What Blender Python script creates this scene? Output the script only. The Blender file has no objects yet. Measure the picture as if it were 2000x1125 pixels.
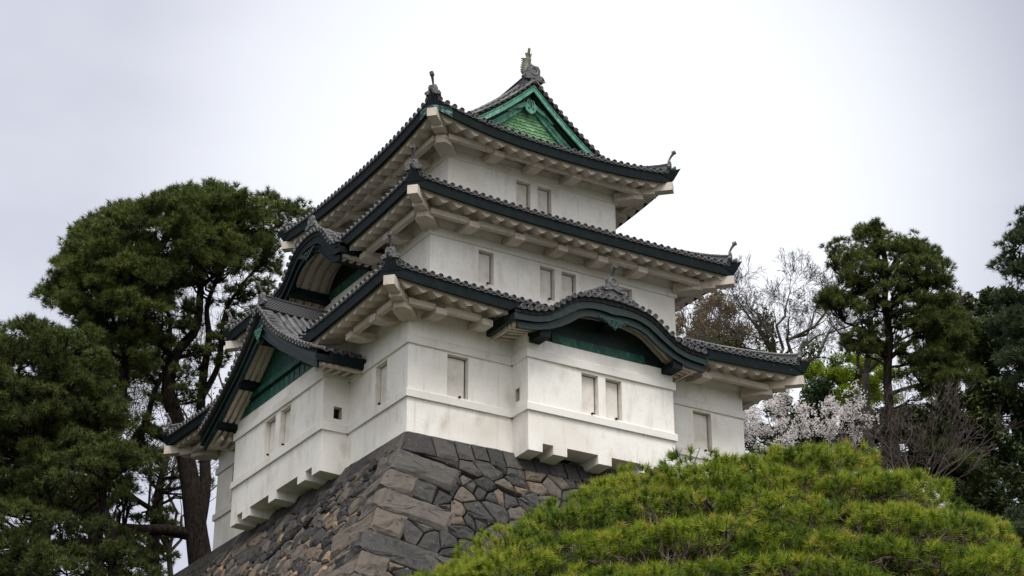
import bpy, math, random
import numpy as np
from mathutils import Vector
random.seed(7); RNG = np.random.default_rng(7)
SC = bpy.context.scene
COL = SC.collection
PI = math.pi

# ------------------------------------------------------------------ camera
CAM = (-28.326, -53.309, -22.141)
YAW, PITCH, ROLL, FPX = 1.02129504, 0.429639287, -0.00154, 3592.207
cd = bpy.data.cameras.new('camera'); cam = bpy.data.objects.new('camera', cd); COL.objects.link(cam)
SC.camera = cam
cd.sensor_width = 36.0; cd.lens = FPX / 2000 * 36.0; cd.clip_start = 0.1; cd.clip_end = 5000
dv = Vector((math.cos(PITCH) * math.cos(YAW), math.cos(PITCH) * math.sin(YAW), math.sin(PITCH)))
rv = Vector((math.sin(YAW), -math.cos(YAW), 0)); uv = rv.cross(dv)
r2 = rv * math.cos(ROLL) + uv * math.sin(ROLL); u2 = -rv * math.sin(ROLL) + uv * math.cos(ROLL)
from mathutils import Matrix
m = Matrix((r2, u2, -dv)).transposed().to_4x4(); m.translation = Vector(CAM); cam.matrix_world = m

def at(px, py, D):
    """world point seen at photo pixel (2000 wide) at horizontal distance D"""
    w = dv * FPX + r2 * (px - 1000) - u2 * (py - 562.5)
    w = w / math.hypot(w.x, w.y)
    return Vector(CAM) + w * D

# ------------------------------------------------------------------ world
SUN_EL, SUN_AZ = math.radians(60), math.radians(-112)   # azimuth of the sun measured from +X
wd = bpy.data.worlds.new('World'); SC.world = wd; wd.use_nodes = True
nt = wd.node_tree; nt.nodes.clear()
def wn(t, **k):
    n = nt.nodes.new(t)
    for a, b in k.items(): setattr(n, a, b)
    return n
out = wn('ShaderNodeOutputWorld'); bg = wn('ShaderNodeBackground'); nt.links.new(bg.outputs[0], out.inputs[0])
sky = wn('ShaderNodeTexSky', sky_type='NISHITA', sun_disc=False)
sky.sun_elevation = SUN_EL; sky.sun_rotation = math.radians(90) - SUN_AZ
tc = wn('ShaderNodeTexCoord')
mp = wn('ShaderNodeMapping'); mp.inputs['Scale'].default_value = (1.0, 1.0, 1.8)
nt.links.new(tc.outputs['Generated'], mp.inputs[0])
no = wn('ShaderNodeTexNoise'); no.inputs['Scale'].default_value = 2.6; no.inputs['Detail'].default_value = 5; no.inputs['Roughness'].default_value = .5
nt.links.new(mp.outputs[0], no.inputs['Vector'])
cr = wn('ShaderNodeValToRGB'); e_ = cr.color_ramp.elements
e_[0].position = .36; e_[0].color = (.44, .455, .54, 1); e_[1].position = .66; e_[1].color = (.66, .675, .755, 1)
nt.links.new(no.outputs['Fac'], cr.inputs[0])
# bright veil of thin cloud low in the sky behind the keep
vd = wn('ShaderNodeVectorMath', operation='DOT_PRODUCT')
veil = (dv * FPX + r2 * 150 + u2 * 120).normalized()
vd.inputs[1].default_value = veil; nt.links.new(tc.outputs['Generated'], vd.inputs[0])
mr = wn('ShaderNodeMapRange'); mr.interpolation_type = 'SMOOTHSTEP'
mr.inputs['From Min'].default_value = .962; mr.inputs['From Max'].default_value = .999
nt.links.new(vd.outputs['Value'], mr.inputs['Value'])
vm = wn('ShaderNodeMixRGB'); vm.inputs[2].default_value = (.92, .94, .985, 1)
nt.links.new(mr.outputs[0], vm.inputs[0]); nt.links.new(cr.outputs[0], vm.inputs[1])
# brighter thin overcast round the veiled sun, behind the camera
vs = wn('ShaderNodeVectorMath', operation='DOT_PRODUCT')
vs.inputs[1].default_value = (math.cos(SUN_EL) * math.cos(SUN_AZ), math.cos(SUN_EL) * math.sin(SUN_AZ), math.sin(SUN_EL)); nt.links.new(tc.outputs['Generated'], vs.inputs[0])
m2 = wn('ShaderNodeMapRange'); m2.interpolation_type = 'SMOOTHSTEP'; m2.inputs['From Min'].default_value = .35; m2.inputs['From Max'].default_value = 1.0
nt.links.new(vs.outputs['Value'], m2.inputs['Value'])
v2 = wn('ShaderNodeMixRGB'); v2.inputs[2].default_value = (1.45, 1.42, 1.36, 1); nt.links.new(m2.outputs[0], v2.inputs[0]); nt.links.new(vm.outputs[0], v2.inputs[1]); vm = v2
sk = wn('ShaderNodeMixRGB', blend_type='MULTIPLY'); sk.inputs[0].default_value = 1; sk.inputs[2].default_value = (.10, .10, .10, 1)
nt.links.new(sky.outputs[0], sk.inputs[1])
mx = wn('ShaderNodeMixRGB'); mx.inputs[0].default_value = .94
nt.links.new(sk.outputs[0], mx.inputs[1]); nt.links.new(vm.outputs[0], mx.inputs[2])
nt.links.new(mx.outputs[0], bg.inputs[0]); bg.inputs[1].default_value = 1.0
# ------------------------------------------------------------------ sun
sd = bpy.data.lights.new('sun', 'SUN'); sd.energy = 2.3; sd.angle = math.radians(25); sd.color = (1, .965, .91)
so = bpy.data.objects.new('sun', sd); COL.objects.link(so)
sdir = Vector((math.cos(SUN_EL) * math.cos(SUN_AZ), math.cos(SUN_EL) * math.sin(SUN_AZ), math.sin(SUN_EL)))
so.rotation_euler = sdir.to_track_quat('Z', 'Y').to_euler(); so.location = (0, -40, 60)
SC.view_settings.view_transform = 'Standard'; SC.view_settings.look = 'None'
SC.view_settings.exposure = 0.28; SC.view_settings.gamma = 1; SC.view_settings.use_curve_mapping = False
SC.cycles.max_bounces = 6; SC.cycles.transparent_max_bounces = 4

# ------------------------------------------------------------------ materials
def mat(name, base, rough=.8, spec=.3, noise=None, tint=None, bump=None, trans=0, stain=None, metal=0, patch=None, lattice=None):
    M = bpy.data.materials.new(name); M.use_nodes = True; N = M.node_tree; L_ = N.links
    b = N.nodes['Principled BSDF']; b.inputs['Roughness'].default_value = rough
    b.inputs['Specular IOR Level'].default_value = spec; b.inputs['Metallic'].default_value = metal
    geo = N.nodes.new('ShaderNodeNewGeometry'); pos = geo.outputs['Position']
    c = N.nodes.new('ShaderNodeRGB'); c.outputs[0].default_value = (*base, 1); col = c.outputs[0]
    def noi(scale, detail=4, vec=None, sc=None):
        n = N.nodes.new('ShaderNodeTexNoise'); n.inputs['Scale'].default_value = scale; n.inputs['Detail'].default_value = detail
        v = vec or pos
        if sc:
            q = N.nodes.new('ShaderNodeMapping'); q.inputs['Scale'].default_value = sc; L_.new(v, q.inputs[0]); v = q.outputs[0]
        L_.new(v, n.inputs['Vector']); return n.outputs['Fac']
    def ramp(f, a, b2):
        r = N.nodes.new('ShaderNodeMapRange'); r.inputs['From Min'].default_value = a; r.inputs['From Max'].default_value = b2
        L_.new(f, r.inputs['Value']); return r.outputs[0]
    def mix(f, c1, c2, mode='MIX'):
        x = N.nodes.new('ShaderNodeMixRGB'); x.blend_type = mode
        if isinstance(f, (int, float)): x.inputs[0].default_value = f
        else: L_.new(f, x.inputs[0])
        L_.new(c1, x.inputs[1])
        if isinstance(c2, tuple): x.inputs[2].default_value = (*c2, 1)
        else: L_.new(c2, x.inputs[2])
        return x.outputs[0]
    if tint:                       # per-leaf / per-stone own colour
        a = N.nodes.new('ShaderNodeAttribute'); a.attribute_name = 'tint'
        r = N.nodes.new('ShaderNodeValToRGB'); el = r.color_ramp.elements
        while len(el) < len(tint): el.new(.5)
        for i, (p_, cc) in enumerate(tint): el[i].position = p_; el[i].color = (*cc, 1)
        L_.new(a.outputs['Fac'], r.inputs[0]); col = r.outputs[0]
    if noise:
        for (scale, c2, lo, hi, sc) in noise:
            col = mix(ramp(noi(scale, 6, sc=sc), lo, hi), col, c2)
    if patch:                      # flaked-off patches with hard edges
        for (scale, c2, lo, hi, sc) in patch:
            col = mix(ramp(noi(scale, 8, sc=sc), lo, hi), col, c2)
    if lattice:
        a = N.nodes.new('ShaderNodeAttribute'); a.attribute_name = 'st'
        s = N.nodes.new('ShaderNodeSeparateXYZ'); L_.new(a.outputs['Vector'], s.inputs[0])
        def mth(op, x, y=None):
            n = N.nodes.new('ShaderNodeMath'); n.operation = op
            for i, v in enumerate((x, y)):
                if v is None: continue
                if isinstance(v, (int, float)): n.inputs[i].default_value = v
                else: L_.new(v, n.inputs[i])
            return n.outputs[0]
        k = lattice
        aa = mth('ABSOLUTE', mth('SINE', mth('MULTIPLY', mth('ADD', s.outputs[0], s.outputs[1]), k)))
        bb = mth('ABSOLUTE', mth('SINE', mth('MULTIPLY', mth('SUBTRACT', s.outputs[0], s.outputs[1]), k)))
        f = ramp(mth('MINIMUM', aa, bb), .38, .55)
        sz = N.nodes.new('ShaderNodeSeparateXYZ'); L_.new(geo.outputs['True Normal'], sz.inputs[0])
        side = ramp(mth('ABSOLUTE', sz.outputs[2]), .75, .45)
        col = mix(mth('MULTIPLY', f, side), col, (.008, .008, .010))
    L_.new(col, b.inputs['Base Color'])
    if bump:
        h = None
        for (scale, st, sc) in bump:
            bn = N.nodes.new('ShaderNodeBump'); bn.inputs['Strength'].default_value = st; bn.inputs['Distance'].default_value = .03
            L_.new(noi(scale, 8, sc=sc), bn.inputs['Height'])
            if h: L_.new(h, bn.inputs['Normal'])
            h = bn.outputs[0]
        L_.new(h, b.inputs['Normal'])
    if trans:
        t = N.nodes.new('ShaderNodeBsdfTranslucent'); L_.new(col, t.inputs[0])
        ms = N.nodes.new('ShaderNodeMixShader'); ms.inputs[0].default_value = trans
        o = N.nodes['Material Output']; L_.new(b.outputs[0], ms.inputs[1]); L_.new(t.outputs[0], ms.inputs[2]); L_.new(ms.outputs[0], o.inputs[0])
    return M

M_PL = mat('white_plaster', (.83, .81, .775), .9, .15, noise=[(.5, (.68, .64, .585), .46, .74, None), (2.0, (.60, .55, .48), .56, .84, (1, 1, .4)), (5, (.58, .545, .49), .60, .82, (1, 1, .07)), (1.1, (.56, .50, .43), .60, .80, (1, 1, .5)), (7, (.74, .72, .68), .5, .8, None)], bump=[(9, .12, None), (60, .06, None)])
M_EV = mat('shaded_eave_plaster', (.60, .54, .48), .9, .12, noise=[(.8, (.47, .42, .35), .40, .72, None), (4, (.36, .31, .26), .55, .82, None)], bump=[(14, .15, None)])  # mottled eave plaster; base also darkened and browned for soffit shade
M_BD = mat('plaster_band', (.76, .745, .715), .9, .15, noise=[(.7, (.66, .62, .56), .45, .75, None), (5, (.50, .47, .42), .62, .8, (1, 1, .3))], bump=[(12, .12, None)])
M_SH = mat('shutter_plaster', (.72, .685, .635), .9, .15, noise=[(3, (.58, .54, .48), .45, .75, None)], bump=[(14, .1, None)])
M_DK = mat('dark_gap', (.012, .011, .010), .9, .1)
M_FA = mat('navy_copper_board', (.005, .010, .011), .62, .12, noise=[(3, (.009, .016, .019), .45, .7, None)], patch=[(5.5, (.10, .24, .20), .735, .75, (1, 1, 1.6)), (17, (.22, .30, .28), .745, .76, (.6, .6, 3))], bump=[(8, .15, None)])
M_FG = mat('verdigris_corner_board', (.014, .026, .030), .6, .3, patch=[(4.5, (.09, .25, .20), .50, .53, (1, 1, 1.5)), (12, (.02, .05, .05), .56, .6, None)], bump=[(8, .2, None)])
M_BB = mat('black_fill', (.010, .011, .013), .7, .2)
M_GR = mat('dark_green_copper', (.006, .018, .017), .5, .35, noise=[(4, (.012, .040, .034), .5, .75, None), (14, (.008, .018, .018), .5, .7, (1, 1, .2))], patch=[(9, (.07, .15, .12), .70, .76, (1, 1, 2))], bump=[(10, .2, None)])
M_GM = mat('mid_green_copper', (.016, .085, .062), .55, .3, noise=[(3, (.008, .045, .036), .42, .65, (1, 1, .3)), (11, (.05, .21, .15), .55, .75, (1, 1, .25))], bump=[(10, .2, None)])
M_GB = mat('bright_verdigris', (.115, .33, .24), .65, .25, noise=[(3, (.06, .19, .145), .4, .7, None), (9, (.24, .47, .37), .52, .75, (1, 1, .3)), (7, (.03, .09, .07), .62, .78, (1, 1, .2))], bump=[(14, .15, None)])
M_GS = mat('green_shingle', (.14, .32, .15), .65, .3, tint=[(0, (.10, .25, .11)), (.5, (.16, .34, .16)), (1, (.25, .42, .24))], noise=[(3, (.08, .20, .12), .45, .75, None), (11, (.30, .40, .26), .6, .8, None)], bump=[(14, .2, None)])
M_TI = mat('grey_roof_tile', (.12, .12, .125), .5, .4, tint=[(0, (.05, .05, .056)), (.5, (.088, .088, .094)), (1, (.15, .148, .15))], noise=[(3, (.15, .148, .145), .52, .8, None), (12, (.06, .06, .062), .55, .8, None)], bump=[(20, .15, None)])
M_TR = mat('pale_tile_rim', (.17, .17, .175), .6, .35, noise=[(7, (.07, .07, .075), .4, .7, None)], bump=[(20, .1, None)])
M_TD = mat('tile_disc_face', (.042, .040, .042), .7, .25, noise=[(8, (.085, .08, .08), .4, .7, None)])
M_LA = mat('lattice_ridge_tile', (.13, .13, .135), .6, .3, lattice=26)
M_FI = mat('bronze_fish', (.14, .155, .10), .55, .35, noise=[(5, (.07, .09, .07), .4, .7, None), (16, (.22, .24, .14), .55, .8, None)], bump=[(18, .5, None)])
M_ST = mat('castle_stone', (.1, .1, .1), .9, .10, tint=[(0, (.034, .033, .034)), (.3, (.064, .062, .061)), (.55, (.105, .096, .088)), (.78, (.135, .110, .088)), (.90, (.175, .137, .102)), (1, (.29, .205, .13))],
           noise=[(1.9, (.044, .041, .040), .55, .9, None), (9, (.17, .155, .14), .60, .82, None), (3.5, (.024, .023, .024), .58, .8, None)], bump=[(4, .6, None), (13, .8, None), (50, .6, None)])
M_SB = mat('stone_joint', (.012, .012, .012), .95, .1)
M_BK = mat('dark_bark', (.018, .014, .012), .95, .05, noise=[(6, (.036, .029, .025), .4, .7, (1, 1, .35)), (16, (.008, .007, .006), .5, .65, (1, 1, .3))], bump=[(10, .9, (1, 1, .3))])
M_BG = mat('grey_twig_bark', (.10, .085, .075), .9, .1, noise=[(5, (.06, .05, .045), .4, .7, None)])
M_BP = mat('foreground_pine_bark', (.10, .07, .055), .95, .1, noise=[(14, (.17, .145, .125), .45, .7, None)], bump=[(30, .9, None)])
def leafm(name, cols, trans=.25, rough=.6):
    return mat(name, cols[0], rough, .25, tint=[(i / (len(cols) - 1), c_) for i, c_ in enumerate(cols)], trans=trans)
M_PN = leafm('dark_pine_needles', [(.030, .042, .012), (.062, .084, .019), (.108, .138, .028), (.17, .195, .045)])
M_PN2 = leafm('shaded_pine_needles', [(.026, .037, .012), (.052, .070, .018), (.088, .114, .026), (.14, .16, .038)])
M_PB = leafm('bluish_pine_needles', [(.022, .036, .018), (.045, .066, .032), (.07, .098, .045), (.105, .13, .055)])
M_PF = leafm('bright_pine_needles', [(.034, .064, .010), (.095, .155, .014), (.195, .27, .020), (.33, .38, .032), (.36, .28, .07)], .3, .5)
M_LD = leafm('dark_broad_leaves', [(.014, .026, .009), (.028, .046, .012), (.05, .07, .016), (.09, .10, .02)], .2, .45)
M_LG = leafm('glossy_shrub_leaves', [(.022, .042, .018), (.040, .075, .026), (.075, .12, .04)], .2, .4)
M_LY = leafm('yellow_green_leaves', [(.12, .19, .012), (.24, .33, .015), (.36, .44, .02)], .4)
M_LO = leafm('ochre_young_leaves', [(.14, .10, .04), (.24, .17, .05), (.33, .24, .06), (.13, .14, .04)], .3)
M_LI = leafm('ivy_leaves', [(.03, .05, .012), (.06, .09, .02), (.09, .12, .03)], .2)
M_CH = leafm('cherry_petals', [(.74, .66, .66), (.86, .83, .82), (.92, .90, .89)], .55)
M_GD = mat('grass_ground', (.05, .065, .025), .95, .1, noise=[(.4, (.07, .06, .035), .4, .7, None)])
M_GV = mat('pale_gravel_path', (.30, .28, .25), .95, .1, noise=[(3, (.22, .2, .18), .4, .7, None)])

# ------------------------------------------------------------------ mesh builder
class MB:
    def __init__(s): s.v = []; s.f = []; s.t = []; s.st = []; s.mi = []; s.cur = .5; s.m = 0
    def add(s, vs, fs, st=None):
        b = len(s.v); s.v += [tuple(p) for p in vs]; s.f += [tuple(b + i for i in q) for q in fs]
        s.t += [s.cur] * len(fs); s.mi += [s.m] * len(fs)
        s.st += st if st else [(0, 0, 0)] * len(vs)
    def box(s, a, b):
        x0, y0, z0 = a; x1, y1, z1 = b
        s.add([(x0, y0, z0), (x1, y0, z0), (x1, y1, z0), (x0, y1, z0), (x0, y0, z1), (x1, y0, z1), (x1, y1, z1), (x0, y1, z1)],
              [(3, 2, 1, 0), (4, 5, 6, 7), (0, 1, 5, 4), (1, 2, 6, 5), (2, 3, 7, 6), (3, 0, 4, 7)])
    def obox(s, c, ax, ay, az):
        """box centred at c with half-axis vectors"""
        c, ax, ay, az = map(Vector, (c, ax, ay, az)); vs = []
        for k in (-1, 1):
            for (i, j) in ((-1, -1), (1, -1), (1, 1), (-1, 1)): vs.append(c + ax * i + ay * j + az * k)
        s.add(vs, [(3, 2, 1, 0), (4, 5, 6, 7), (0, 1, 5, 4), (1, 2, 6, 5), (2, 3, 7, 6), (3, 0, 4, 7)])
    def tube(s, path, rad, n=6, caps=True, up=None):
        P = [Vector(p) for p in path]
        if isinstance(rad, (int, float)): rad = [rad] * len(P)
        vs = []; prev = None
        for i, p in enumerate(P):
            t = (P[min(i + 1, len(P) - 1)] - P[max(i - 1, 0)])
            if t.length < 1e-9: t = Vector((0, 0, 1))
            t.normalize()
            a = prev if prev else (Vector((0, 0, 1)) if abs(t.z) < .9 else Vector((1, 0, 0)))
            x = (a - t * a.dot(t)).normalized(); prev = x; y = t.cross(x)
            for k in range(n):
                w = 2 * PI * k / n; vs.append(p + (x * math.cos(w) + y * math.sin(w)) * rad[i])
        fs = [(i * n + k, i * n + (k + 1) % n, (i + 1) * n + (k + 1) % n, (i + 1) * n + k) for i in range(len(P) - 1) for k in range(n)]
        if caps: fs += [tuple(range(n))[::-1], tuple((len(P) - 1) * n + k for k in range(n))]
        s.add(vs, fs)
    def prism(s, pts, ext):
        n = len(pts); e = Vector(ext); a = [Vector(p) for p in pts]
        s.add(a + [p + e for p in a], [tuple(range(n))[::-1], tuple(range(n, 2 * n))] + [(i, (i + 1) % n, n + (i + 1) % n, n + i) for i in range(n)])
    def sweep(s, rings, closed=True, caps=True, st=None):
        n = len(rings[0]); vs = [p for r in rings for p in r]; fs = []
        for i in range(len(rings) - 1):
            for k in range(n if closed else n - 1):
                fs.append((i * n + k, i * n + (k + 1) % n, (i + 1) * n + (k + 1) % n, (i + 1) * n + k))
        if caps and closed: fs += [tuple(range(n))[::-1], tuple((len(rings) - 1) * n + k for k in range(n))]
        s.add(vs, fs, st)
    def disc_end(s, c, d, r, ln=.07, n=10):
        """round tile end: rim, sunken face. materials 1 (rim) and 2 (face)"""
        c = Vector(c); d = Vector(d).normalized()
        a = Vector((0, 0, 1)); x = (a - d * a.dot(d)).normalized(); y = d.cross(x)
        def ring(o, rr): return [c + d * o + (x * math.cos(2 * PI * k / n) + y * math.sin(2 * PI * k / n)) * rr for k in range(n)]
        m0 = s.m; s.m = 1
        R = [ring(-ln, r), ring(.01, r), ring(.015, r * .84), ring(-.01, r * .76)]
        s.sweep(R[:4], True, False)
        s.m = 2; s.add(R[3], [tuple(range(n))]); s.m = m0
    def build(s, name, mats, parent=None, smooth=False, flip=False):
        me = bpy.data.meshes.new(name); me.from_pydata([tuple(p) for p in s.v], [], s.f)
        if not isinstance(mats, (list, tuple)): mats = [mats]
        for q in mats: me.materials.append(q)
        if len(mats) > 1: me.polygons.foreach_set('material_index', s.mi)
        a = me.attributes.new('tint', 'FLOAT', 'FACE'); a.data.foreach_set('value', s.t)
        if any(q != (0, 0, 0) for q in s.st[:50]) or len([1 for q in s.st if q != (0, 0, 0)][:1]):
            b = me.attributes.new('st', 'FLOAT_VECTOR', 'POINT'); b.data.foreach_set('vector', [w for q in s.st for w in q])
        if smooth: me.polygons.foreach_set('use_smooth', [True] * len(s.f))
        me.update(); o = bpy.data.objects.new(name, me); COL.objects.link(o)
        if parent: o.parent = parent
        return o
def npmesh(name, V, F, T, mt, parent, k):
    """V (n,3) F (m,k) index arrays, T per-face tint"""
    me = bpy.data.meshes.new(name); me.vertices.add(len(V)); me.vertices.foreach_set('co', np.ascontiguousarray(V, dtype=np.float32).ravel())
    m_ = len(F); me.loops.add(m_ * k); me.loops.foreach_set('vertex_index', np.ascontiguousarray(F, dtype=np.int32).ravel())
    me.polygons.add(m_); me.polygons.foreach_set('loop_start', np.arange(0, m_ * k, k, dtype=np.int32))
    me.update(calc_edges=True); me.materials.append(mt)
    a = me.attributes.new('tint', 'FLOAT', 'FACE'); a.data.foreach_set('value', np.clip(T, 0, 1).astype(np.float32))
    o = bpy.data.objects.new(name, me); COL.objects.link(o); o.parent = parent
    return o
def tag(o, label=None, cat=None, group=None, kind=None):
    for k, v in (('label', label), ('category', cat), ('group', group), ('kind', kind)):
        if v: o[k] = v
    return o
def empty(name, loc=(0, 0, 0)):
    o = bpy.data.objects.new(name, None); COL.objects.link(o); o.location = loc; o.empty_display_size = .5; return o
def interp(x, xs, ys): return float(np.interp(x, xs, ys))

# ------------------------------------------------------------------ keep: dimensions
LX, WY = 15.0, 17.05
EV = 1.75
RUN = 3.53
YG, YW = 3.36, 3.98          # top roof: verge plane, gable wall plane (distance from y=0)
TIER = [dict(s=0.0, zb=3.34, zm=4.64, zc=(4.91, 4.94, 4.9, 4.85), z0=-0.02),
        dict(s=1.785, zb=8.86, zm=9.46, zc=(9.74, 9.56, 9.5, 9.52), z0=6.6),
        dict(s=3.446, zb=13.43, zm=13.74, zc=(14.36, 14.16, 14.1, 14.12), z0=11.2)]
keep = empty('castle_keep', (0, 0, 0))
tag(keep, 'white three storey castle keep with grey tiled roofs and green copper gables', 'castle keep')

class Side:
    """local frame (u along wall, n outward, z) of one side of one storey"""
    def __init__(s, k, which):
        T = TIER[k]; a = T['s']; X0, X1, Y0, Y1 = a, LX - a, a, WY - a
        s.k = k; s.which = which; s.zm = T['zm']; c = T['zc']   # corners: near, right, back, left
        if which == 'front': s.O = Vector((X0, Y0, 0)); s.U = Vector((1, 0, 0)); s.N = Vector((0, -1, 0)); s.len = X1 - X0; s.zA, s.zB = c[0], c[1]
        if which == 'right': s.O = Vector((X1, Y0, 0)); s.U = Vector((0, 1, 0)); s.N = Vector((1, 0, 0)); s.len = Y1 - Y0; s.zA, s.zB = c[1], c[2]
        if which == 'back': s.O = Vector((X1, Y1, 0)); s.U = Vector((-1, 0, 0)); s.N = Vector((0, 1, 0)); s.len = X1 - X0; s.zA, s.zB = c[2], c[3]
        if which == 'left': s.O = Vector((X0, Y1, 0)); s.U = Vector((0, -1, 0)); s.N = Vector((-1, 0, 0)); s.len = Y1 - Y0; s.zA, s.zB = c[3], c[0]
        s.cuts = []
    def p(s, u, n, z): return s.O + s.U * u + s.N * n + Vector((0, 0, z))
    def zf(s, u, n=EV, dec=1.0):
        h = s.len / 2 + n; q = (u - s.len / 2) / max(h, .3); q = max(-1, min(1, q))
        return s.zm + ((s.zA if q < 0 else s.zB) - s.zm) * abs(q) ** 2.4 * dec
    def surf(s, u, t):
        """top of the tiles, t = distance in from the eave edge"""
        n = EV - t; dec = max(0, 1 - t / (3.2 if s.k < 2 else 1.7)) ** 1.3
        if s.k == 2: pr = .352 * t + .0567 * t * t
        else: pr = .37 * t + .033 * t * t
        return s.p(u, n, s.zf(u, max(n, -s.len / 2 + .3), dec) + .52 + pr)
SIDES = {(k, w): Side(k, w) for k in range(3) for w in ('front', 'right', 'back', 'left')}
def main_z(k, x, y):
    """height of the main roof surface of storey k above a plan point"""
    a = TIER[k]['s']; best = None
    for w in ('front', 'left', 'right', 'back'):
        S = SIDES[(k, w)]; d = Vector((x, y, 0)) - S.O; u = d.dot(S.U); n = d.dot(S.N); t = EV - n
        z = S.surf(u, max(t, 0)).z
        if best is None or t < best[0]: best = (t, z)
    return best[1] if best[0] >= 0 else None

# gable roofs set into the eaves: centre u along side, half width, tile profile, lower board profile, planes
KAR = dict(k=0, which='front', c=7.56, D=4.36, tn=2.10, bn=1.98,
           prof=([0, .35, .95, 1.6, 1.9, 2.17, 2.42, 2.85, 3.25, 3.6, 4.36], [6.02, 6.01, 5.95, 5.82, 5.68, 5.48, 5.28, 4.98, 4.85, 4.79, 4.75]),
           low=([0, .5, .95, 1.22, 1.6, 1.72, 2.2, 2.85, 3.4, 4.1, 4.36], [5.02, 5.13, 5.14, 5.09, 4.92, 4.80, 4.5, 4.21, 4.06, 4.0, 3.98]), wall=1.0, kind='cusped')
CHI = dict(k=0, which='left', c=WY - 8.72, D=5.45, tn=2.22, bn=2.02,
           prof=([0, .6, 1.1, 2.0, 2.75, 3.6, 4.5, 5.45], [7.52, 6.97, 6.47, 5.76, 5.3, 4.8, 4.33, 3.9]),
           low=([0, .75, 1.9, 3.8, 5.3, 5.45], [6.38, 5.83, 5.06, 3.98, 3.16, 3.1]), wall=1.0, kind='triangular')
KAR2 = dict(k=1, which='left', c=WY - 1.785 - 8.53, D=3.0, tn=2.10, bn=1.98,
            prof=([0, .4, .8, 1.2, 1.5, 1.75, 2.0, 2.25, 2.5, 3.0], [11.12, 11.1, 11.03, 10.90, 10.70, 10.44, 10.14, 9.9, 9.75, 9.66]),
            low=([0, .5, .9, 1.2, 1.3, 1.7, 2.1, 2.6, 3.0], [10.20, 10.16, 10.04, 9.82, 9.70, 9.36, 9.08, 8.92, 8.88]), wall=.0, kind='cusped')
GABS = [KAR, CHI, KAR2]
def gz(G, d): return interp(abs(d), *G['prof'])
for G in GABS: SIDES[(G['k'], G['which'])].cuts.append(G)

# ------------------------------------------------------------------ walls, bands, windows
def wall_face(mb, S, u0, u1, z0, z1, holes, n=0, depth=.26):
    us = sorted({u0, u1, *[h[0] for h in holes], *[h[1] for h in holes]}); zs = sorted({z0, z1, *[h[2] for h in holes], *[h[3] for h in holes]})
    for a, b in zip(us, us[1:]):
        for c, d in zip(zs, zs[1:]):
            um, zm = (a + b) / 2, (c + d) / 2
            if any(h[0] < um < h[1] and h[2] < zm < h[3] for h in holes): continue
            mb.add([S.p(a, n, c), S.p(b, n, c), S.p(b, n, d), S.p(a, n, d)], [(0, 1, 2, 3)])
def window(S, h, n=0, loop=False):
    """recess, plaster shutter, dark slit, latch"""
    u0, u1, z0, z1 = h; dp = .27 if not loop else .3
    mb = MB()
    mb.add([S.p(u0, n, z0), S.p(u1, n, z0), S.p(u1, n, z1), S.p(u0, n, z1), S.p(u0, n - dp, z0), S.p(u1, n - dp, z0), S.p(u1, n - dp, z1), S.p(u0, n - dp, z1)],
           [(0, 1, 5, 4), (1, 2, 6, 5), (2, 3, 7, 6), (3, 0, 4, 7)])
    if loop:
        mb.m = 1; mb.add([S.p(u0, n - dp, z0), S.p(u1, n - dp, z0), S.p(u1, n - dp, z1), S.p(u0, n - dp, z1)], [(0, 1, 2, 3)])
        return mb.build('loophole', [M_PL, M_DK], keep)
    mb.m = 1; mb.add([S.p(u0, n - dp, z0), S.p(u1, n - dp, z0), S.p(u1, n - dp, z1), S.p(u0, n - dp, z1)], [(0, 1, 2, 3)])
    w = mb.build('window', [M_SH, M_DK], keep)  # reveals use the darker shutter plaster, recess shade put into their colour
    sb = MB(); q0, q1 = (u0 + .03, u1 - .06)
    c = S.p((q0 + q1) / 2, n - dp + .03, (z0 + z1) / 2 - .012)
    sb.obox(c, S.U * ((q1 - q0) / 2), S.N * .025, Vector((0, 0, (z1 - z0) / 2 - .03)))
    sb.build('shutter', M_SH, w)
    lb = MB(); c = S.p(u0 + (u1 - u0) * .55, n + .075, z0 - .01); lb.obox(c, S.U * .045, S.N * .04, Vector((0, 0, .022))); lb.obox(c + Vector((0, 0, .03)), S.U * .018, S.N * .018, Vector((0, 0, .02)))
    lb.build('latch', M_DK, w)
    return w
BP = .085
def band(S, u0, u1, z, h, n=0, c0=True, c1=True):
    """projecting plaster moulding, mitred where it turns a corner"""
    mb = MB(); pr = [(-.02, 0), (BP, 0), (BP, h * .86), (BP * .25, h), (-.02, h)]
    mb.sweep([[S.p(u0 - (p if c0 else 0), n + p, z + q) for p, q in pr], [S.p(u1 + (p if c1 else 0), n + p, z + q) for p, q in pr]])
    return mb
WIN = {(0, 'front'): [(1.6, 2.47, 1.66, 3.26), (12.53, 13.40, 1.66, 3.26)],
       (0, 'left'): [(WY - 2.47, WY - 1.6, 1.66, 3.26), (1.6, 2.47, 1.66, 3.26)],
       (1, 'front'): [(2.12, 2.80, 7.37, 8.74), (4.92, 5.60, 7.37, 8.74), (5.93, 6.61, 7.37, 8.74), (8.63, 9.31, 7.37, 8.74)],
       (1, 'left'): [(2.2, 2.9, 7.37, 8.74)],
       (2, 'front'): [(3.20, 3.88, 11.9, 13.28), (4.23, 4.90, 11.9, 13.28)],
       (2, 'left'): [(4.3, 5.0, 11.9, 13.28), (5.3, 6.0, 11.9, 13.28)]}
BAY = {'front': (4.33, 10.80, 1.08), 'left': (WY - 12.72, WY - 4.59, 1.07)}
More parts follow.
